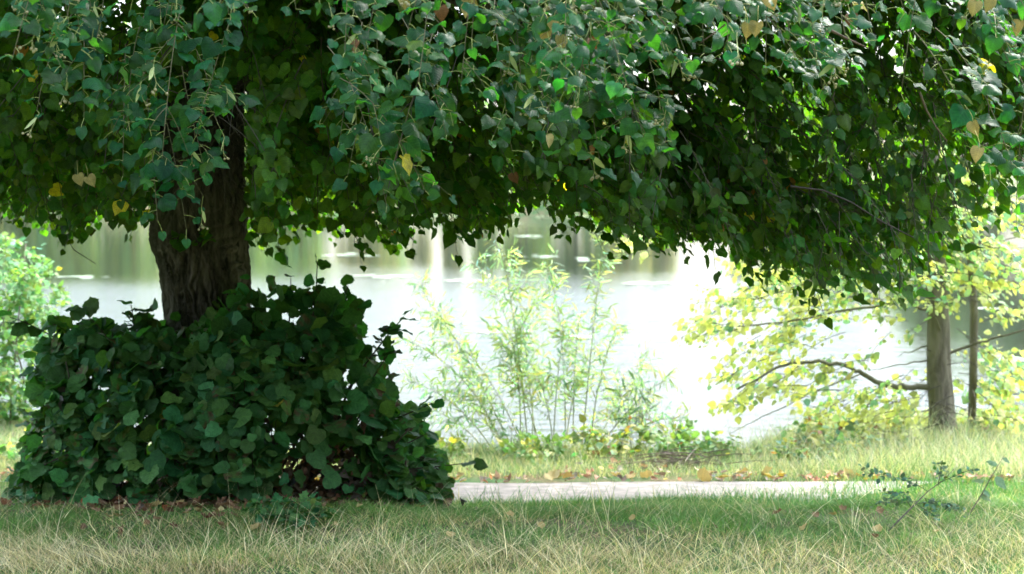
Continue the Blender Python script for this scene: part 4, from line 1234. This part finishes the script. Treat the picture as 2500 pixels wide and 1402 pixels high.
x = rng.uniform(-4.4, 4.4, 550); y = path_edges(x)[1] + np.abs(rng.normal(0.05, 0.22, 550)) * noise2(x * 1.9, x * 0, 15) * 2; z = ground_z(x, y) + rng.uniform(0.015, 0.05, 550)
b = MB(); add_leaves(b, np.stack([x, y, z], -1), rng.normal(0, 1, (550, 3)) * V(1, 1, 0.3), rng.normal(0, 0.4, (550, 3)) + UP, rng.uniform(0.025, 0.06, 550), greens(550, (0.36, 0.23, 0.17), 0.35, 0.15), curl=(-0.5, 0.5), fold=(0.1, 0.8), rag=0.2)
tag(b.build('leaf_litter', M_DRY), 'strip of small reddish brown leaf litter along the far edge of the path', 'leaf litter', kind='stuff')
n = 900
x = P(500, 1200, 11.3)[0] + rng.normal(0, 0.6, n); y = 11.4 + rng.normal(0, 0.25, n); z = ground_z(x, y) + rng.uniform(0.008, 0.03, n)
b = MB(); add_leaves(b, np.stack([x, y, z], -1), rng.normal(0, 1, (n, 3)) * V(1, 1, 0.3), rng.normal(0, 0.4, (n, 3)) + UP, rng.uniform(0.03, 0.06, n), greens(n, (0.15, 0.08, 0.045), 0.4), curl=(-0.5, 0.5), fold=(0.1, 0.8), rag=0.25)
tag(b.build('soil_litter', M_DRY), 'small crumbled brown leaf litter on the bare soil under the bush', 'leaf litter', kind='stuff')


# ------------------------------------------------------------------ floating leaves on the lake
def pads(px0, px1, py, label, dens=1.0, spread=6):
    D = (CZ - WATER_Z) / ((py - 430) / F)
    c = P((px0 + px1) / 2, py, D); c[2] = WATER_Z + 0.006
    wdt = (px1 - px0) / F * D
    n_ = int(max(14, min(150, wdt * 9 * dens)))
    b = MB()
    dl = spread * D * D / (F * (CZ - WATER_Z))
    for k in range(n_):
        a = rng.uniform(-1, 1)
        q = c + V(a * wdt / 2, rng.normal(0, 0.4) * dl * (1.1 - a * a), rng.uniform(0, 0.006))
        r = rng.uniform(0.07, 0.14) * (1 + D / 90)
        th = np.linspace(0.3, 6.0, 10)
        tl = rng.normal(0, 0.012, 2)
        ring = np.stack([q[0] + r * np.cos(th), q[1] + r * np.sin(th), q[2] + r * (tl[0] * np.cos(th) + tl[1] * np.sin(th)) + 0.003], -1)
        b.add(np.vstack([q[None], ring]), [np.array([[0, j + 1, j + 2] for j in range(9)])], np.array((0.22, 0.28, 0.13)) * rng.uniform(0.7, 1.25))
    tag(b.build('lily_patch', attr_material('lily_pad', 0.35, 0.5, 30.0), origin=c), label, 'water plants', 'floating leaf patches on the lake')


for a_, c_, py, lab in [
    (1275, 1350, 627, 'brightest patch of floating leaves on the lake, in the gap above the willow tips'), (1418, 1432, 635, 'tiny speck of floating leaves right of the brightest patch on the lake'), (780, 920, 625, 'long thin band of floating leaves right of the linden trunk'),
    (1100, 1195, 687, 'floating leaf patch behind the highest willow tip, on its left'), (1530, 1650, 694, 'faint long band of floating leaves right of the willow tips'), (1265, 1330, 577, 'small floating leaf patch just under the hanging crown, above the brightest one'),
    (1225, 1270, 546, 'floating leaf patch nearest below the crown edge'), (1000, 1450, 528, 'longest thin line of floating leaves far out on the lake'), (870, 1000, 675, 'faint floating leaf band left of the willow'), (150, 260, 677, 'floating leaves beside the bush at the left edge'),
    (1180, 1290, 812, 'near floating leaf patch seen through the willow'), (1380, 1440, 825, 'small near floating leaf patch seen through the right half of the willow'), (2390, 2460, 755, 'bright floating leaf patch right of the slender trunk'), (2100, 2200, 700, 'floating leaves seen through the yellowing crown'), (2420, 2500, 880, 'low floating leaf patch at the right edge under the side branch')]:
    pads(a_, c_, py, lab)

# ------------------------------------------------------------------ trees of the far shore
def far_tree(x, y, h, w, col, label, name='shore_tree', group='trees on the far shore', low=True):
    base = at_ground(x, y)
    t = thing(name, label, 'tree', base, group)
    b = MB(); b.tube(np.array([base - UP * 0.2, base + UP * h * 0.4, base + UP * h * 0.85]), [0.016 * h, 0.012 * h, 0.004 * h], (0.1, 0.1, 0.1), 8); b.build('trunk', M_BARK2, t)
    n_ = 1500
    lob = rng.normal(0, 1, (14, 3)); lob = nz(lob) * rng.uniform(0.3, 0.75, (14, 1))
    k = rng.integers(0, 14, n_)
    q = lob[k] + nz(rng.normal(0, 1, (n_, 3))) * (rng.random((n_, 1)) ** 0.4) * 0.42
    q = q * V(w / 2, w / 2, h * (0.62 if low else 0.45)) + base + UP * h * (0.42 if low else 0.52)
    q[:, 2] = np.maximum(q[:, 2], base[2] + 0.1)
    b = MB(); add_leaves(b, q, rng.normal(0, 1, (n_, 3)) - UP * 0.6, rng.normal(0, 1, (n_, 3)) + UP * 0.6, rng.uniform(0.3, 0.6, n_) * h / 8, greens(n_, col, 0.25), SIMPLE)
    b.build('crown', M_PALE, t)


x = -46.0
k = 0
kinds = [((0.11, 0.18, 0.075), 'dark round crowned tree on the far shore'), ((0.19, 0.28, 0.11), 'light green bushy tree on the far shore'), ((0.26, 0.27, 0.15), 'olive yellow tree on the far shore')]
SHORE = [(-47, 15, 11, 1), (-39, 12, 9, 0), (-32, 13, 9, 1), (-25.5, 11, 8, 1), (-19.5, 9, 7, 1), (-14, 8, 6.5, 1), (-9.6, 7, 5, 2), (-6.2, 5, 2.2, 2), (-3.9, 7, 1.3, 2), (-1.6, 6.5, 3.2, 1), (1.0, 9, 4.0, 1), (4.2, 10, 4.6, 0), (7.6, 6.5, 3.6, 2),
         (10.4, 5.5, 2.2, 2), (14.9, 6, 1.0, 2), (18.5, 9, 5, 1), (23, 11, 7, 0), (29, 15, 9, 0), (36, 18, 10, 0), (45, 16, 11, 1)]
for k, (x, h, w, kd) in enumerate(SHORE):
    far_tree(x, 139 + 2.5 * math.sin(k * 2.1), h, w, kinds[kd][0], kinds[kd][1])

# a second, taller row behind them
for k, (x, h, w, kd) in enumerate([(-44, 13, 12, 0), (-34, 13, 11, 1), (-25, 11, 10, 1), (-17, 10, 8, 1), (-10, 9, 6, 1), (1.5, 10, 6, 1), (7, 9, 5.5, 2), (10.8, 8, 3.5, 1), (23, 12, 9, 1), (33, 15, 11, 0), (45, 16, 13, 0)]):
    far_tree(x, 158 + 3 * math.sin(k * 1.7), h, w, kinds[kd][0], kinds[kd][1].replace('tree on the far shore', 'tree in the second row of the far shore'))

# unseen belt of trees behind the camera, added to block low sky light
for k in range(11):
    far_tree(30 * math.cos(math.radians(200 + 14 * k)), 30 * math.sin(math.radians(200 + 14 * k)) - 2, 16 + 2 * math.sin(k * 3.3), 10.5, (0.05, 0.085, 0.03), 'tall unseen tree added behind the camera to block low sky light', 'sky_block_tree', 'added light blocking trees behind the camera', False)
